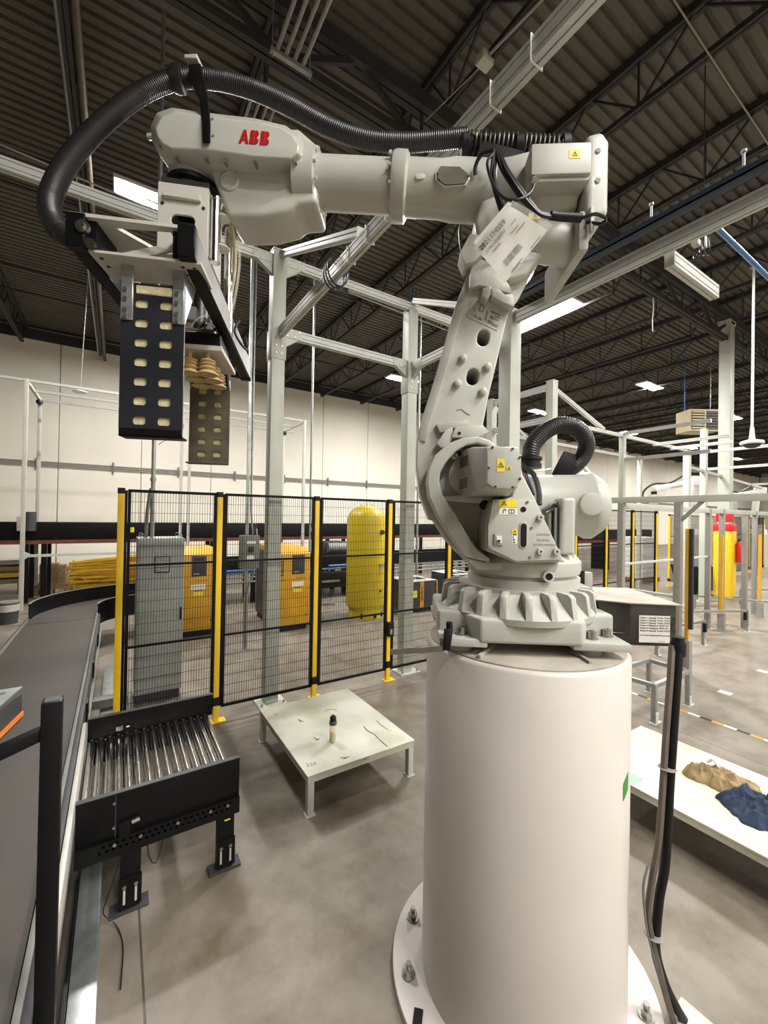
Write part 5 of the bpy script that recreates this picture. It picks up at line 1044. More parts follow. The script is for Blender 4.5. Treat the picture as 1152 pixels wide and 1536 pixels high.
# background conveyors
bgc = thing('transport_conveyor', 'long black overhead transport conveyor along the far wall', 'conveyor', (4, 11.5, 0))
MB().box(-7, 13, 11.5, 11.56, 1.34, 1.72).build('near_side', 'black_paint', bgc, .01); MB().box(-7, 13, 12.2, 12.26, 1.34, 1.72).build('far_side', 'black_paint', bgc); MB().box(-7, 13, 11.56, 12.2, 1.5, 1.55).build('bed', 'black_paint', bgc)
MB().box(-7, 13, 11.47, 11.5, 1.26, 1.34).build('lower_chord', 'rust', bgc)
for xx in (-5, -1.62, -1.32, 2.1, 5.4, 6.3, 9.0, 11.5):
    for yy in (11.5, 12.18): MB().box(xx-.05, xx+.05, yy, yy+.08, 0, 1.34).build('leg', 'black_paint', bgc)
for xx in (.28, 4.85): MB().box(xx-.06, xx+.06, 11.494, 11.5, 1.5, 1.62).build('sticker', 'sticker_yellow', bgc)
MB().cyl((-1.55, 11.35, 1.55), (-1.55, 11.35, 1.95), .11, n=16).build('drive_motor', 'dark_grey', bgc); MB().box(-1.75, -1.6, 11.3, 11.48, 1.55, 1.85).build('gearbox', 'pale_grey', bgc, .01)
lc = thing('lower_conveyor', 'low black roller conveyor behind the compressors', 'conveyor', (4, 9.6, 0))
MB().box(.6, 9.5, 9.4, 9.46, .68, .98).build('near_side', 'black_paint', lc); MB().box(.6, 9.5, 10.1, 10.16, .68, .98).build('far_side', 'black_paint', lc); MB().box(.6, 9.5, 9.46, 10.1, .85, .9).build('bed', 'dark_grey', lc)
for xx in (.8, 2.6, 4.9, 6.8, 9.2):
    MB().box(xx-.05, xx+.05, 9.4, 9.48, 0, .68).build('leg', 'black_paint', lc); MB().box(xx-.05, xx+.05, 10.08, 10.16, 0, .68).build('leg', 'black_paint', lc)
for zz, m_ in ((.58, 'galv'), (.48, 'galv'), (.66, 'galv')): MB().cyl((.6, 9.36, zz), (9.5, 9.36, zz), .022, n=8).build('side_pipe', m_, lc)
MB().cyl((1.6, 9.3, .74), (3.4, 9.3, .74), .028, n=8).build('air_line', 'blue', lc); MB().cyl((4.4, 9.3, .74), (5.6, 9.3, .74), .028, n=8).build('air_line', 'blue', lc)
tag(MB().box(3.0, 5.6, 9.0, 9.3, .25, .62).build('floor_beam', 'black_paint', None, .02), 'black low machine beam on the floor behind the yellow tank', 'beam')
mc = thing('drive_unit', 'dark drive unit with orange guard under the far conveyor', 'machine', (5.3, 10.6, 0))
MB().box(4.75, 5.5, 10.4, 11.0, .9, 1.25).build('frame', 'dark_grey', mc, .02); MB().cyl((4.85, 10.35, 1.1), (5.4, 10.35, 1.1), .13, n=16).build('motor', 'mid_grey', mc); MB().box(6.05, 6.35, 10.5, 10.7, 1.12, 1.26).build('orange_guard', 'orange', mc, .01); MB().box(5.7, 5.8, 10.4, 10.5, 0, 1.2).build('stand', 'black_paint', mc)
MB().box(6.3, 6.4, 10.4, 10.5, 0, 1.2).build('stand', 'black_paint', mc); MB().box(4.7, 4.8, 10.4, 10.5, 0, .9).build('stand', 'black_paint', mc)
ps = thing('pipe_stand', 'galvanised pipe stand on the floor left of the yellow tank', 'stand', (3.65, 8.6, 0)); MB().bar((3.75, 8.5, 0), (3.75, 8.5, .75), .04, .04).build('upright', 'galv', ps); MB().bar((3.2, 8.5, .5), (4.3, 8.5, .5), .04, .04).build('cross_pipe', 'galv', ps); MB().bar((3.5, 8.5, .02), (4.1, 8.3, .02), .05, .03).build('foot', 'galv', ps)
# black mesh machine guard, bucket, pile of yellow posts on the far floor
bk = at(12, 935, z=0); t = thing('bucket', 'grey paint bucket by the far left conveyor leg', 'bucket', (bk.x, bk.y, 0)); MB().lathe([(.13, 0), (.15, .36), (.155, .37)], 24, (bk.x, bk.y, 0)).build('pail', 'dark_grey', t); MB().lathe([(.152, .22), (.154, .34)], 24, (bk.x, bk.y, 0), caps=False).build('label_band', 'pale_grey', t); MB().lathe([(.158, .36), (.158, .385), (.14, .39)], 24, (bk.x, bk.y, 0)).build('lid', 'mid_grey', t)
rng = random.Random(21); k = 0
for i in range(40):
    lay = i//7; z_ = .05+.115*lay + rng.random()*.03; y_ = 12.9+(i % 7)*.2+rng.random()*.12; x0 = -1.2+rng.random()*.5+lay*.03; L = 1.7+rng.random()*1.3; a = rng.uniform(-.22, .18); tilt = rng.uniform(-.015, .02) + (.1 if lay > 3 and i % 2 else 0)
    d = Vector((math.cos(a), math.sin(a), tilt)); p0 = Vector((x0, y_, z_)); o = thing('loose_fence_post', 'loose yellow fence post lying in the heap on the far floor', 'post', p0, group='heap of yellow posts by the far wall')
    MB().bar(p0, p0+d*L, .05, .05).build('tube', 'pile_yellow', o); e = p0 + d*(L if rng.random() < .5 else 0); MB().box(e.x-.015, e.x+.015, e.y-.06, e.y+.06, e.z-.045, e.z+.06).build('foot_plate', 'pile_yellow', o)
t = thing('cardboard_box', 'brown carton standing in front of the yellow heap', 'box', (-1.35, 12.5, 0)); MB().box(-1.5, -1.16, 12.4, 12.75, .25, .72).build('carton', 'wood', t, .01); MB().box(-1.16, -1.02, 12.42, 12.72, .25, .68).build('flap', 'tan_cloth', t, .01); MB().box(-1.6, -.95, 12.38, 12.78, .13, .25).build('pallet', 'wood', t); 
for xx in (-1.55, -1.28, -1.0): MB().box(xx-.04, xx+.04, 12.38, 12.78, 0, .13).build('pallet_block', 'wood', t)
t = thing('pallet_stack', 'long stack of pale tan bars on pallets at the far left', 'stack', (-2.2, 13.2, 0))
for i, z_ in enumerate((.25, .4, .55, .7)): MB().box(-4, -1.75+.1*(i % 2), 12.9, 13.5, z_, z_+.1).build('bar_layer', ('tan_cloth', 'pile_yellow', 'tan_cloth', 'pale_grey')[i], t)
for xx in (-3.5, -2.7, -1.9): MB().box(xx-.05, xx+.05, 12.85, 13.5, 0, .25).build('block', 'wood', t)
# wall services: horizontal conduit run with hangers
wc = thing('wall_conduit', 'horizontal conduit run along the cream far wall', 'conduit', (0, YF-.08, 3.4))
for dz in (0, .06, .12): MB().bar((X0+.3, YF-.09, 3.36+dz), (X1-1, YF-.09, 3.36+dz), .03, .03).build('pipe', 'cable_grey', wc)
xx = -6.0
while xx < 30: MB().box(xx-.025, xx+.025, YF-.13, YF-.05, 3.25, 3.6).build('strut_clip', 'mid_grey', wc); xx += 1.95
# ================================================================== ALUMINIUM GANTRY OVER THE CELL
SP2 = slot_poly(.06, .1, 2, .008, .009); SP1 = slot_poly(.06, .06, 1, .008, .01)
def post(x, y, h, label, w_=.145, m='post_paint', plates=(), name='gantry_post'):
    t = thing(name, label, 'post', (x, y, 0), group='gantry posts'); MB().box(x-w_/2, x+w_/2, y-w_/2, y+w_/2, .012, h).build('shaft', m, t, .012, 2)
    MB().box(x-w_, x+w_, y-w_, y+w_, 0, .012).build('base_plate', m, t); MB().box(x-w_/2-.004, x+w_/2+.004, y-w_/2-.004, y+w_/2+.004, h, h+.012).build('cap', 'alum_side', t, .003)
    for sx in (-1, 1):
        for sy in (-1, 1): MB().cyl((x+sx*w_*.8, y+sy*w_*.8, .012), (x+sx*w_*.8, y+sy*w_*.8, .035), .012, n=6).build('anchor_bolt', 'bolt_steel', t)
    for z_ in plates:
        MB().box(x-w_/2-.008, x+w_/2+.008, y-w_/2-.008, y+w_/2+.008, z_-.16, z_+.16).build('joint_sleeve', m, t, .004)
        for k in range(3):
            for dx in (-.03, .03): MB().cyl((x+dx, y-w_/2-.016, z_-.1+.08*k), (x+dx, y-w_/2-.008, z_-.1+.08*k), .008, n=8).build('sleeve_bolt', 'bolt_steel', t)
    return t
def beam(p0, p1, label, poly=None, ends=True, grp='gantry beams', gussets=()):
    p0 = Vector(p0); p1 = Vector(p1); t = thing('gantry_beam', label, 'beam', (p0+p1)/2, group=grp); MB().extr(poly or SP2, p0, p1).build('profile', 'alum', t)
    d = (p1-p0).normalized(); hh = max(b for a, b in (poly or SP2)); ww = max(a for a, b in (poly or SP2))
    if ends:
        for p, s in ((p0, 1), (p1, -1)): MB().bar(p - d*.004*s, p + d*.003*s, 2*ww+.004, 2*hh+.004).build('end_cap', 'alum_side', t)
    for p, s in gussets:
        p = Vector(p); MB().bar(p, p+d*.2*s, 2*ww+.012, 2*hh+.004).build('joint_plate', 'post_paint', t, .003)
        for k in range(4): MB().cyl(p+d*s*(.03+.045*k)+Vector((0, -ww-.012, .03 if k % 2 else -.03)), p+d*s*(.03+.045*k)+Vector((0, -ww-.004, .03 if k % 2 else -.03)), .008, n=8).build('bolt', 'bolt_steel', t)
        sd = Vector((0, 1, 0)) if abs(d.x) > .5 else Vector((1, 0, 0)); q = p - Vector((0, 0, hh))
        MB().add([tuple(v) for v in (q-sd*.03, q+sd*.03, q+d*s*.16-sd*.03, q+d*s*.16+sd*.03, q-Vector((0, 0, .11))-sd*.03, q-Vector((0, 0, .11))+sd*.03)], [(0, 2, 4), (1, 5, 3), (0, 1, 3, 2), (2, 3, 5, 4), (0, 4, 5, 1)]).build('corner_bracket', 'post_paint', t)
    return t
GY = 4.36
post(1.40, GY, 4.80, 'tall pale gantry post between the gripper and the tank', plates=(3.8,)); post(3.17, GY, 4.66, 'tall pale gantry post directly left of the robot lower arm', plates=(3.75,)); post(3.19, 2.73, 4.0, 'tall pale gantry post directly behind the robot lower arm', w_=.15)
beam((-5, GY-.0, 4.71), (1.325, GY, 4.71), 'white grooved gantry beam passing behind the hose and gripper', gussets=(((1.325, GY, 4.71), -1),))
beam((1.475, GY-.03, 4.71), (3.95, GY-.03, 4.71), 'white grooved gantry beam above the two left posts', gussets=(((1.475, GY-.03, 4.71), 1),))
beam((1.475, GY, 3.96), (3.095, GY, 3.96), 'lower white gantry beam joining the two left posts', gussets=(((1.475, GY, 3.96), 1), ((3.095, GY, 3.96), -1)))
beam((1.42, GY-.08, 3.93), (1.42, -3.5, 3.93), 'large white rail rising over the robot arm towards the viewer')
beam((3.17, 2.80, 3.93), (3.17, GY-.08, 3.93), 'short white beam between the lower-arm posts', gussets=(((3.17, GY-.08, 3.93), -1),))
beam((3.17, 2.64, 3.92), (3.17, -3.5, 3.92), 'long white rail right of the robot elbow running to the right edge')
beam((3.23, 1.36, 3.84), (4.0, 1.36, 3.84), 'short white stub beam hanging under the right-hand rail')
q = at(541, 349, X=1.42); beam((1.42, GY-.08, 4.76), (1.42, q.y, q.z), 'thin white diagonal brace from the left gantry post', SP1)
q = at(700, 459, X=3.17); beam((3.17, GY-.08, 4.78), (3.17, q.y, q.z), 'thin white brace behind the robot lower arm', SP1)
# cable loops and air fittings on the rail
t = thing('cable_coil', 'coil of thin black cable tied round the gantry rail', 'cable', (1.42, 3.0, 3.93))
for k in range(3): MB().tube([(1.42+.075*math.cos(a)*1.2, 2.93+.04*k, 3.92+.12*math.sin(a)) for a in [2*PI*i/20 for i in range(21)]], .006, 6).build('loop', 'hose_black', t)
for i, yy in enumerate((2.2, 2.45, 2.72, 1.1, 1.32)):
    t = tag(MB().tube([(1.42+a*.036, yy, 3.93+b*.056) for a, b in ((-1, -1), (1, -1), (1, 1), (-1, 1), (-1, -1))], .004, 5).build('rail_tie', 'paper'), 'white zip tie around the large gantry rail, %s along the rail' % ('third', 'fourth', 'fifth', 'first', 'second')[i], 'tie', 'zip ties on the rail')
t = thing('air_valve', 'small black valve under the gantry beam near the cable coil', 'valve', (2.1, GY-.08, 4.6)); MB().box(2.05, 2.2, GY-.1, GY-.06, 4.56, 4.63).build('body', 'rubber_black', t, .004); MB().cyl((2.07, GY-.08, 4.63), (2.07, GY-.08, 4.66), .02, n=8).cyl((2.15, GY-.08, 4.63), (2.15, GY-.08, 4.66), .02, n=8).build('fitting', 'galv', t)
for i, (z_, x0) in enumerate(((5.0, -1.0), (5.07, .2))): tag(MB().tube([(x0, 5.2, z_+.35-.06*x0), (2.2, 5.0, z_+.05), (4.6, 4.9, z_-.1)], .009, 6).build('tension_wire', 'galv'), ('upper', 'lower')[i] + ' thin steel line running behind the gantry beam', 'wire')
# blue cable tray along the right rail
t = thing('cable_tray', 'dark blue cable tray along the right-hand rail', 'tray', (3.07, 0, 4.05)); MB().box(3.03, 3.12, -3.5, 2.6, 4.03, 4.04).build('tray_base', 'navy', t); MB().box(3.03, 3.035, -3.5, 2.6, 4.03, 4.07).build('tray_side', 'navy', t); MB().box(3.115, 3.12, -3.5, 2.6, 4.03, 4.07).build('tray_side', 'navy', t)
for yy in (2.0, 1.4, .9): MB().cyl((3.05, yy, 4.09), (3.05, yy, 4.17), .008, n=8).build('stud', 'galv', t); MB().cyl((3.05, yy, 4.17), (3.05, yy, 4.185), .016, n=8).build('stud_cap', 'galv', t)
t = thing('cable_tray_load', 'black cables lying in the blue tray', 'cable', (3.07, 0, 4.05)); MB().tube([(3.06, -3.5, 4.055), (3.07, 0, 4.06), (3.08, 2.55, 4.055)], .018, 8).build('cable', 'hose_black', t); MB().tube([(3.09, -3.5, 4.055), (3.09, 0, 4.06), (3.1, 2.55, 4.055)], .014, 8).build('cable', 'hose_black', t)
p0 = at(1068, 334, z=5.6); tag(MB().cyl((p0.x, p0.y, 5.6), (p0.x+6, p0.y, 5.6), .03, n=12).build('blue_pipe', 'blue'), 'light blue air pipe under the roof at the right edge', 'pipe')
p0 = at(1060, 365, D=4.4); t = thing('cable_bundle', 'tangle of black cables hanging beyond the right-hand rail', 'cable', p0)
for k in range(4): MB().tube([(p0.x+.09*math.cos(a)*(1-.1*k), p0.y+.03*k, p0.z+.13*math.sin(a+.4*k)) for a in [2*PI*i/18 for i in range(19)]], .008, 6).build('loop', 'hose_black', t)
MB().cyl((p0.x, p0.y+.03, p0.z+.1), (p0.x, p0.y+.03, 6.9), .006, n=6).build('hanger_wire', 'hose_black', t); MB().box(p0.x-.22, p0.x-.14, p0.y, p0.y+.06, p0.z-.08, p0.z-.02).build('plug', 'pale_grey', t, .005); MB().box(p0.x-.05, p0.x+.02, p0.y, p0.y+.05, p0.z-.04, p0.z+.08).build('plug', 'pale_grey', t, .005)

# ================================================================== FRAMES FURTHER RIGHT
FP = .1
post(6.16, GY, 4.33, 'pale frame post right of the lower arm with a diagonal brace', .14); post(6.16, 5.7, 4.31, 'pale frame post glimpsed beside the lower arm, farther back', .14)
beam((6.16, GY+.07, 4.25), (6.16, 5.63, 4.25), 'upper white cross beam of the second frame beside the lower arm'); beam((6.16, GY+.07, 3.7), (6.16, 5.63, 3.7), 'lower white cross beam of the second frame beside the lower arm')
beam((6.22, GY, 4.22), (7.75, GY, 3.72), 'white diagonal brace of the second frame', SP1); beam((6.2, 5.7, 4.2), (7.6, 5.7, 3.5), 'white diagonal brace of the second frame, farther one', SP1)
beam((6.23, GY, 3.68), (11.3, GY, 3.68), 'long grey-white beam of the second frame running right', SP1)
beam((6.23, 5.7, 3.68), (11.9, 5.7, 3.68), 'long white beam farther back on the second frame', SP1)
post(8.45, GY, 3.66, 'slim pale frame post right of the hose loop', FP); post(11.36, GY, 3.66, 'slim pale frame post in front of the distant robot elbow', FP+.03); post(11.95, 5.7, 3.66, 'slim pale frame post behind the distant robot wrist', FP); post(12.3, GY, 4.3, 'pale frame post just left of the building column', .13)
for X_, y0, y1, z_, l in ((8.45, GY+.05, 2.9, 3.72, 'brightly lit white beam right of the hose loop, top one'), (8.45, GY-.05, 2.9, 3.2, 'brightly lit white beam right of the hose loop, lower one'), (9.6, GY-.05, 3.0, 3.62, 'white cross beam ahead of the distant robot'), (10.4, GY-.05, 3.2, 3.62, 'second white cross beam ahead of the distant robot'), (11.36, GY-.05, 2.6, 3.6, 'white cross beam at the slim frame post'), (12.3, GY-.05, 2.6, 3.3, 'white beam left of the building column'), (15.5, GY, 2.6, 3.1, 'white beam seen right of the building column'), (17.5, GY, 2.6, 3.0, 'farther white beam right of the building column')): beam((X_, y0, z_), (X_, y1, z_), l, SP1)
beam((11.36, GY, 3.3), (16.5, GY, 3.05), 'grey beam passing behind the building column', SP1)
post(15.5, 2.9, 3.3, 'distant pale frame post at the right edge', FP)
# guard frame of square tube with rail at head height
gf = thing('guard_railing', 'grey tube guard frame with a rail across the right side', 'frame', (6.2, 2.8, 0))
MB().bar((6.2, 3.5, 2.29), (6.2, -.5, 2.29), .07, .085).build('top_rail', 'post_paint', gf, .004); MB().bar((6.2, 3.2, 2.2), (13.0, 3.2, 2.2), .07, .085).build('top_rail', 'post_paint', gf, .004)
for x_, y_ in ((6.2, 3.2), (6.2, 2.47), (9.26, 3.2), (9.9, 3.2), (11.7, 3.2), (9.9, 2.85), (6.2, .8)):
    MB().box(x_-.04, x_+.04, y_-.04, y_+.04, 0, 2.25 if y_ > 3 or x_ < 7 else 2.1).build('upright', 'cable_grey', gf, .004); MB().box(x_-.08, x_+.08, y_-.08, y_+.08, 0, .012).build('foot', 'cable_grey', gf)
MB().bar((6.2, 2.45, 2.0), (6.2, 2.2, 2.26), .04, .04).build('knee_brace', 'cable_grey', gf); MB().bar((6.2, 3.2, 1.0), (6.2, 2.47, 1.0), .04, .04).build('mid_rail', 'alum', gf); MB().bar((6.2, 3.2, 1.35), (9.26, 3.2, 1.35), .03, .03).build('mid_rail', 'alum', gf)
lc_ = thing('light_curtain', 'yellow and black light curtain column beside the guard frame', 'sensor', (6.27, 2.42, 0)); MB().box(6.25, 6.29, 2.37, 2.41, .45, 1.9).build('column', 'yellow_dark', lc_, .004); MB().box(6.25, 6.29, 2.325, 2.37, .6, 1.9).build('lens', 'ink', lc_); MB().box(6.22, 6.31, 2.34, 2.43, 0, .45).build('stand', 'cable_grey', lc_)
lc_ = thing('light_curtain', 'slim yellow light curtain column by the far guard uprights', 'sensor', (9.45, 3.05, 0)); MB().box(9.43, 9.48, 3.03, 3.08, .3, 1.75).build('column', 'yellow_dark', lc_); MB().box(9.4, 9.5, 3.0, 3.1, 0, .3).build('stand', 'cable_grey', lc_)
lc_ = thing('light_curtain', 'slim yellow light curtain column right of the building column', 'sensor', (11.5, 3.05, 0)); MB().box(11.48, 11.53, 3.03, 3.08, .3, 1.75).build('column', 'yellow_dark', lc_); MB().box(11.45, 11.55, 3.0, 3.1, 0, .3).build('stand', 'cable_grey', lc_)
# low floor guard rails
def lowrail(pts, label, h=.39, sensor=None):
    t = thing('floor_rail', label, 'rail', (pts[0][0], pts[0][1], 0), group='low guard rails on the floor')
    for x_, y_ in pts:
        MB().box(x_-.022, x_+.022, y_-.022, y_+.022, 0, h).build('upright', 'galv', t, .003); MB().box(x_-.05, x_+.09, y_-.03, y_+.03, 0, .008).build('foot', 'alum', t); MB().box(x_-.026, x_+.026, y_-.03, y_-.022, .02, .11).build('foot_bracket', 'alum', t)
    for a, b in zip(pts, pts[1:]): MB().bar((*a, h-.02), (*b, h-.02), .04, .04).build('rail', 'galv', t, .003)
    if sensor: MB().box(sensor[0]-.03, sensor[0]+.03, sensor[1]-.06, sensor[1]-.02, h-.18, h-.04).build('sensor', 'rubber_black', t)
lowrail([(4.45, 2.4), (4.49, 1.98), (5.24, 1.98), (5.25, 2.375), (4.6, 2.42)], 'low galvanised floor rail directly right of the pedestal top')
lowrail([(6.75, 2.95), (7.95, 2.8)], 'low floor rail behind the hanging cables', .42, (7.9, 2.8)); lowrail([(8.0, 3.6), (9.7, 2.75)], 'low floor rail in front of the far guard uprights', .4, (9.65, 2.8)); lowrail([(10.6, 3.9), (11.3, 2.7)], 'low floor rail before the building column', .4, (11.25, 2.7)); lowrail([(12.6, 3.7), (14.4, 2.8)], 'farthest low floor rail right of the building column', .4); lowrail([(6.7, 3.7), (7.5, 3.7), (7.6, 3.3)], 'low floor rail near the light curtain', .4, (7.58, 3.3))
# hazard tape and floor tags
ht = thing('hazard_tape', 'striped hazard tape line across the concrete floor', 'tape', (5.05, 1.8, 0)); y_ = 2.9; k = 0
while y_ > -.8: MB().box(5.03, 5.07, y_-.1, y_, .0, .0015).build('dash', ('yellow_dark', 'paper', 'ink')[k % 3], ht); y_ -= .1; k += 1
for i, (x_, y_) in enumerate(((6.02, 1.9), (7.33, 1.9), (6.4, 1.2))):
    tag(MB().box(x_-.05, x_+.05, y_-.06, y_+.06, 0, .002).build('floor_tag', 'paper'), ('white square tag on the floor nearest the hanging cables', 'white square tag on the floor farther back', 'white square tag on the floor towards the right edge')[i], 'tag', 'square floor tags')
# ================================================================== DISTANT ROBOTS AND CLUTTER ON THE RIGHT
def far_robot(px, D, wx, wy, ey, label):
    e = at(px, ey, D=D); wv = at(wx, wy, D=D); t = thing('distant_robot', label, 'robot', (e.x, e.y, 0), group='distant robots'); x_, y_ = e.x, e.y; d = (wv-e).normalized()
    MB().lathe([(.5, 0), (.5, .03), (.4, .03), (.4, 1.45)], 24, (x_, y_, 0)).build('pedestal', 'pedestal_paint', t); MB().lathe([(.32, 1.45), (.3, 1.65), (.22, 1.7), (.24, 1.9)], 20, (x_, y_, 0)).build('base', 'white_paint', t)
    hd = Vector((d.x, d.y, 0)).normalized(); s = Vector((x_, y_, 2.1))+hd*.25
    MB().bar(s-Vector((0, 0, .3)), e+hd*.05, .22, .26).build('lower_arm', 'white_paint', t, .03); MB().bar(e-hd*.25, e+hd*.12, .34, .36).build('elbow', 'white_paint', t, .05); MB().cyl(e, e+d*(wv-e).length*.7, .12, .1, n=16).build('upper_arm', 'white_paint', t)
    MB().bar(e+d*(wv-e).length*.62, wv, .2, .22).build('wrist', 'white_paint', t, .05); MB().cyl(wv-Vector((0, 0, .08)), wv-Vector((0, 0, .2)), .1, n=14).build('flange', 'rubber_black', t); MB().box(wv.x-.12, wv.x+.12, wv.y-.12, wv.y+.12, wv.z-.7, wv.z-.2).build('gripper_mount', 'alum_side', t, .01)
    up = Vector((0, 0, 1)); MB().tube(spline([e-hd*.2+up*.3, e+d*.3+up*.3, e+d*.9+up*.12, wv+up*.2, wv+d*.35+up*.05, wv+d*.42-up*.2, wv+d*.1-up*.3], .06), .035, 8).build('hose', 'hose_black', t)
    MB().bar(e-hd*.5+up*.28, e+hd*.35+up*.28, .1, .1).build('return_unit', 'black_paint', t)
far_robot(1040, 15.5, 981, 734, 722, 'distant white robot arm with a black hose above the guard rail'); far_robot(1138, 19.0, 1100, 744, 737, 'distant white robot arm at the right edge')
fe = at(1099, 825, D=10.2); t = thing('fire_extinguisher', 'red fire extinguisher hung on the yellow column guard', 'extinguisher', (13.72, 4.0, 0))
ex, ey = 13.62, 4.03; MB().lathe([(.06, .95), (.075, .98), (.075, 1.4), (.05, 1.47), (.02, 1.5)], 18, (ex, ey, 0)).build('cylinder', 'red', t); MB().box(ex-.03, ex+.05, ey-.02, ey+.02, 1.5, 1.56).build('valve', 'ink', t); MB().tube([(ex+.04, ey, 1.52), (ex+.1, ey, 1.4), (ex+.09, ey, 1.1)], .012, 6).build('nozzle_hose', 'ink', t); MB().box(ex-.05, ex+.05, ey-.078, ey-.074, 1.15, 1.32).build('label', 'paper', t)
bn = at(1045, 890, z=0); t = thing('tilt_bin', 'black plastic bin behind the far fence', 'bin', (bn.x, bn.y, 0)); MB().loft([[(bn.x-.45, bn.y-.3, .1), (bn.x+.45, bn.y-.3, .1), (bn.x+.45, bn.y+.3, .1), (bn.x-.45, bn.y+.3, .1)], [(bn.x-.65, bn.y-.4, .8), (bn.x+.65, bn.y-.4, .8), (bn.x+.65, bn.y+.4, .8), (bn.x-.65, bn.y+.4, .8)]]).build('tub', 'rubber_black', t, .02)
for xx in (-.35, .35): MB().cyl((bn.x+xx, bn.y-.2, .06), (bn.x+xx, bn.y-.14, .06), .06, n=12).build('wheel', 'dark_grey', t); MB().cyl((bn.x+xx, bn.y+.2, .06), (bn.x+xx, bn.y+.14, .06), .06, n=12).build('wheel', 'dark_grey', t)
st = at(965, 868, Y=6.8); t = thing('carton_stack', 'stack of white cartons behind the fence on the right', 'stack', (st.x, 6.8, 0))
for k in range(4):
    for j in range(2): MB().box(st.x-.5+.5*j, st.x-.01+.5*j, 6.6, 7.3, .14+.33*k, .46+.33*k).build('carton', 'white_paint', t, .01)
MB().box(st.x-.55, st.x+.55, 6.55, 7.35, 0, .13).build('pallet', 'wood', t)
t = thing('control_unit', 'light grey control unit on the floor behind the robot', 'machine', (9.0, 6.2, 0)); MB().box(8.6, 9.3, 6.3, 6.9, .1, .75).build('body', 'pale_grey', t, .02); MB().box(8.65, 8.95, 6.27, 6.3, .45, .7).build('panel', 'mid_grey', t); MB().box(8.7, 9.2, 6.4, 6.8, .75, 1.1).build('top_unit', 'cable_grey', t, .02); MB().box(8.65, 9.25, 6.35, 6.85, 0, .1).build('skid', 'ink', t)
bx_ = thing('far_conveyor', 'black conveyor line behind the fence on the right', 'conveyor', (13, 9, 0)); MB().box(9.8, 20, 9, 9.7, 1.2, 1.6).build('bed', 'black_paint', bx_, .01); MB().box(9.8, 20, 8.95, 9.0, 1.1, 1.2).build('chord', 'rust', bx_)
for xx in (10.2, 12, 14, 16.5, 19): MB().box(xx-.06, xx+.06, 9.0, 9.7, 0, 1.2).build('leg', 'black_paint', bx_)
# camera dome on a pole, access point pendant, unit heater, roof conduits
c = at(1128, 664, D=8.0); t = thing('dome_camera', 'white dome camera on a long pole at the right', 'camera', (c.x, c.y, c.z)); MB().cyl((c.x, c.y, c.z+.3), (c.x, c.y, 7.0), .022, n=12).build('pole', 'white_paint', t); MB().lathe([(.03, .3), (.045, .1), (.06, .06), (.17, .03), (.19, 0), (.18, -.03)], 28, c).build('hood', 'white_paint', t); MB().lathe([(.14, -.03), (.12, -.07), (.07, -.1), (.01, -.11)], 24, c).build('dome', 'dark_grey', t); MB().box(c.x-.05, c.x+.05, c.y-.05, c.y+.05, 6.95, 7.05).build('roof_clamp', 'galv', t)
c = at(120, 588, D=9.5); e = at(133, 395, D=9.5); t = thing('access_point', 'white round access point hanging on a thin rod by the far wall', 'pendant', c); MB().lathe([(.01, .06), (.03, .05), (.14, .02), (.15, 0), (.1, -.02)], 24, c).build('disc', 'white_paint', t); MB().cyl(c, (e.x, e.y, 7.55), .01, n=8).build('rod', 'pale_grey', t)
c = at(1057, 630, D=12.5); t = thing('unit_heater', 'boxy unit heater with louvred front under the roof', 'heater', c); ux = Vector((.84, -.54, 0)); uy = Vector((.54, .84, 0))
def hb(a0, a1, b0, b1, z0, z1): return MB().add([tuple(c+ux*a+uy*b+Vector((0, 0, z))) for z in (z0, z1) for a, b in ((a0, b0), (a1, b0), (a1, b1), (a0, b1))], [(3,2,1,0),(4,5,6,7),(0,1,5,4),(1,2,6,5),(2,3,7,6),(3,0,4,7)])
hb(-.45, .45, 0, .6, -.33, .33).build('case', 'heater_beige', t, .01); hb(-.4, .4, -.01, 0, -.28, .28).build('opening', 'ink', t)
for k in range(7): hb(-.39, -.02, -.03, -.01, -.26+.08*k, -.22+.08*k).build('louvre', 'heater_beige', t); hb(.04, .39, -.03, -.01, -.26+.08*k, -.24+.08*k).build('louvre', 'mid_grey', t)
hb(-.02, .02, -.035, -.0, -.28, .28).build('mullion', 'heater_beige', t)
for a_ in (-.4, .4): p = c+ux*a_+uy*.3; MB().cyl((p.x, p.y, c.z+.33), (p.x, p.y, 7.5), .012, n=8).build('hanger', 'galv' if a_ > 0 else 'blue', t)
for i in range(4):
    X_ = 1.24+.088*i; o4 = ('first', 'second', 'third', 'fourth')[i]; conduit([(X_, 4.02, 6.6), (X_, -6, 6.6)], .02, o4 + ' from the left of four parallel roof conduits above the robot wrist', 'cable_grey', grp='four roof conduits'); conduit([(X_-.02, 9.5, 6.85), (X_-.02, 4.7, 6.85)], .018, o4 + ' from the left of four roof conduits continuing behind the hose', 'cable_grey', grp='four far roof conduits')
t = thing('strut_channel', 'pale strut channel clamped across the four roof conduits', 'strut', (1.37, 4.03, 6.58)); MB().box(1.17, 1.6, 4.0, 4.045, 6.54, 6.58).build('channel', 'galv', t); 
for xx in (1.19, 1.58): MB().cyl((xx, 4.02, 6.5), (xx, 4.02, 7.3), .007, n=6).build('threaded_rod', 'galv', t)
conduit([(-.6, 16.4, 6.95), (-.6, 4.6, 6.95)], .03, 'galvanised conduit running along the roof above the gripper', grp='roof conduits'); conduit([(-.45, 16.4, 6.95), (-.45, 4.6, 6.95)], .045, 'dark square duct beside the roof conduit above the gripper', 'brown_plate', grp='roof conduits')
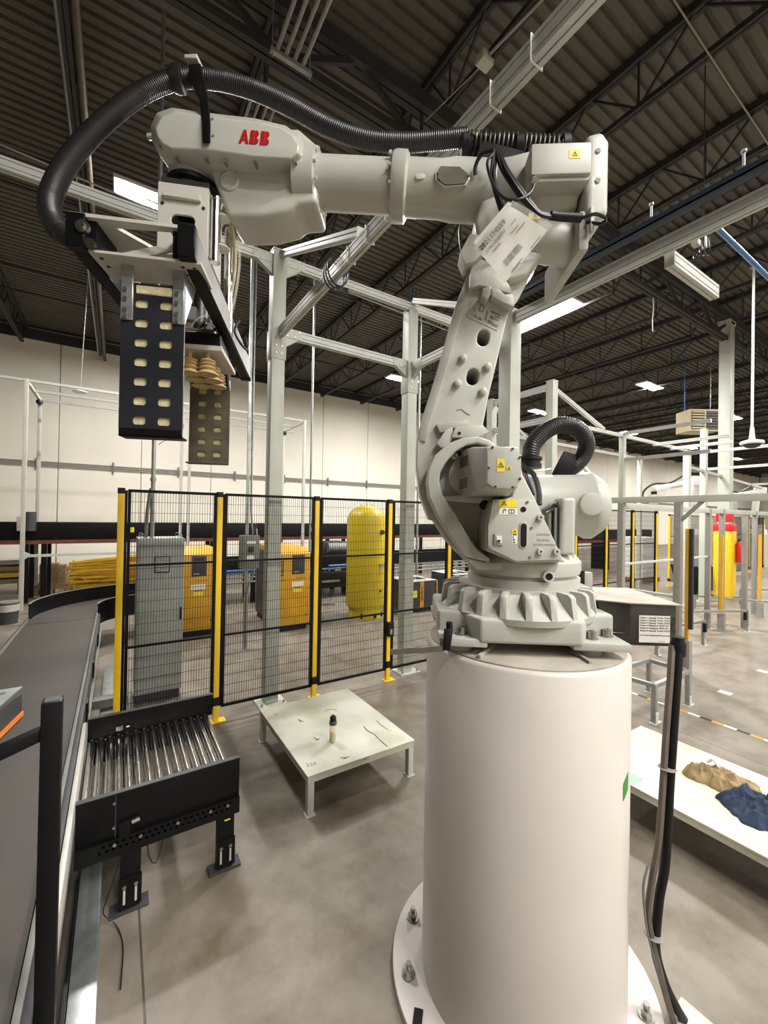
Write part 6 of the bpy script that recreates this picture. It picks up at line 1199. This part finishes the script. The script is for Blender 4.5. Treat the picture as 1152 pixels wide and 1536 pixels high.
c = at(727, 90, z=6.9); t = thing('junction_box', 'small white junction box under the roof above the large rail', 'box', c); MB().box(c.x-.08, c.x+.08, c.y-.06, c.y+.06, 6.84, 6.95).build('case', 'pale_grey', t, .01); MB().cyl((c.x, c.y-.06, 6.9), (c.x+.2, c.y-2.2, 6.86), .016, n=8).build('conduit', 'cable_grey', t); MB().cyl((c.x, c.y+.06, 6.88), (c.x-.1, c.y+.9, 6.9), .007, n=6).build('wire', 'cable_grey', t)
p0 = at(1012, 0, z=7.0); p1 = at(1150, 212, z=6.6); tag(MB().tube([p0 + (p0-p1)*.4, (p0+p1)/2-Vector((0, 0, .02)), p1 + (p1-p0)*.3], .008, 6).build('roof_wire', 'cable_grey'), 'thin pale wire slung under the roof at the upper right', 'wire')
p0 = at(980, 445, z=6.8); tag(MB().tube(spline([p0, p0+Vector((.02, 0, -.25)), p0+Vector((-.02, 0, -.5)), p0+Vector((.0, 0, -.75))], .1), .012, 6).build('hanging_strap', 'cable_grey'), 'short pale strap dangling from the roof joists', 'strap')
# thin white frame in front of the far conveyor, left
def thinframe():
    Y0 = 10.7; a = at(40, 568, Y=Y0); z_ = a.z; b = at(62, 598, z=z_); Y1_ = b.y; x0 = a.x; x1 = at(457, 632, Y=Y0).x
    t = thing('aluminium_rack', 'tall thin aluminium frame in front of the far wall', 'frame', (x0, Y0, 0))
    for x_ in (x0, x1):
        for y_ in (Y0, Y1_): MB().box(x_-.035, x_+.035, y_-.035, y_+.035, 0, z_).build('upright', 'alum_side', t, .005)
        MB().bar((x_, Y0, z_-.04), (x_, Y1_, z_-.04), .05, .06).build('end_bar', 'alum', t); MB().ball((x_, Y1_-.1, z_-.1), .07, 8, 6).build('hub', 'dark_grey', t)
    for y_ in (Y0, (Y0+Y1_)/2, Y1_): MB().bar((x0-(3 if y_ == Y0 else 0), y_, z_-.03), (x1+(.3 if y_ == Y1_ else 0), y_, z_-.03), .05, .05).build('long_bar', 'alum', t)
    MB().bar((x0, Y0, 1.08), (x0+2.3, Y0, 1.08), .05, .05).build('lower_bar', 'alum', t); MB().add([(x0+.03, Y0-.03, 1.0), (x0+.03, Y0+.03, 1.0), (x0+.14, Y0-.03, 1.1), (x0+.14, Y0+.03, 1.1), (x0+.03, Y0-.03, 1.16), (x0+.03, Y0+.03, 1.16)], [(0, 2, 4), (1, 5, 3), (0, 1, 3, 2), (2, 3, 5, 4), (0, 4, 5, 1)]).build('bracket', 'alum', t)
    for px in (270, 282): p_ = at(px, 800, Y=Y0+.6); MB().box(p_.x-.03, p_.x+.03, Y0+.57, Y0+.63, 0, z_-.05).build('upright', 'alum_side', t)
thinframe()
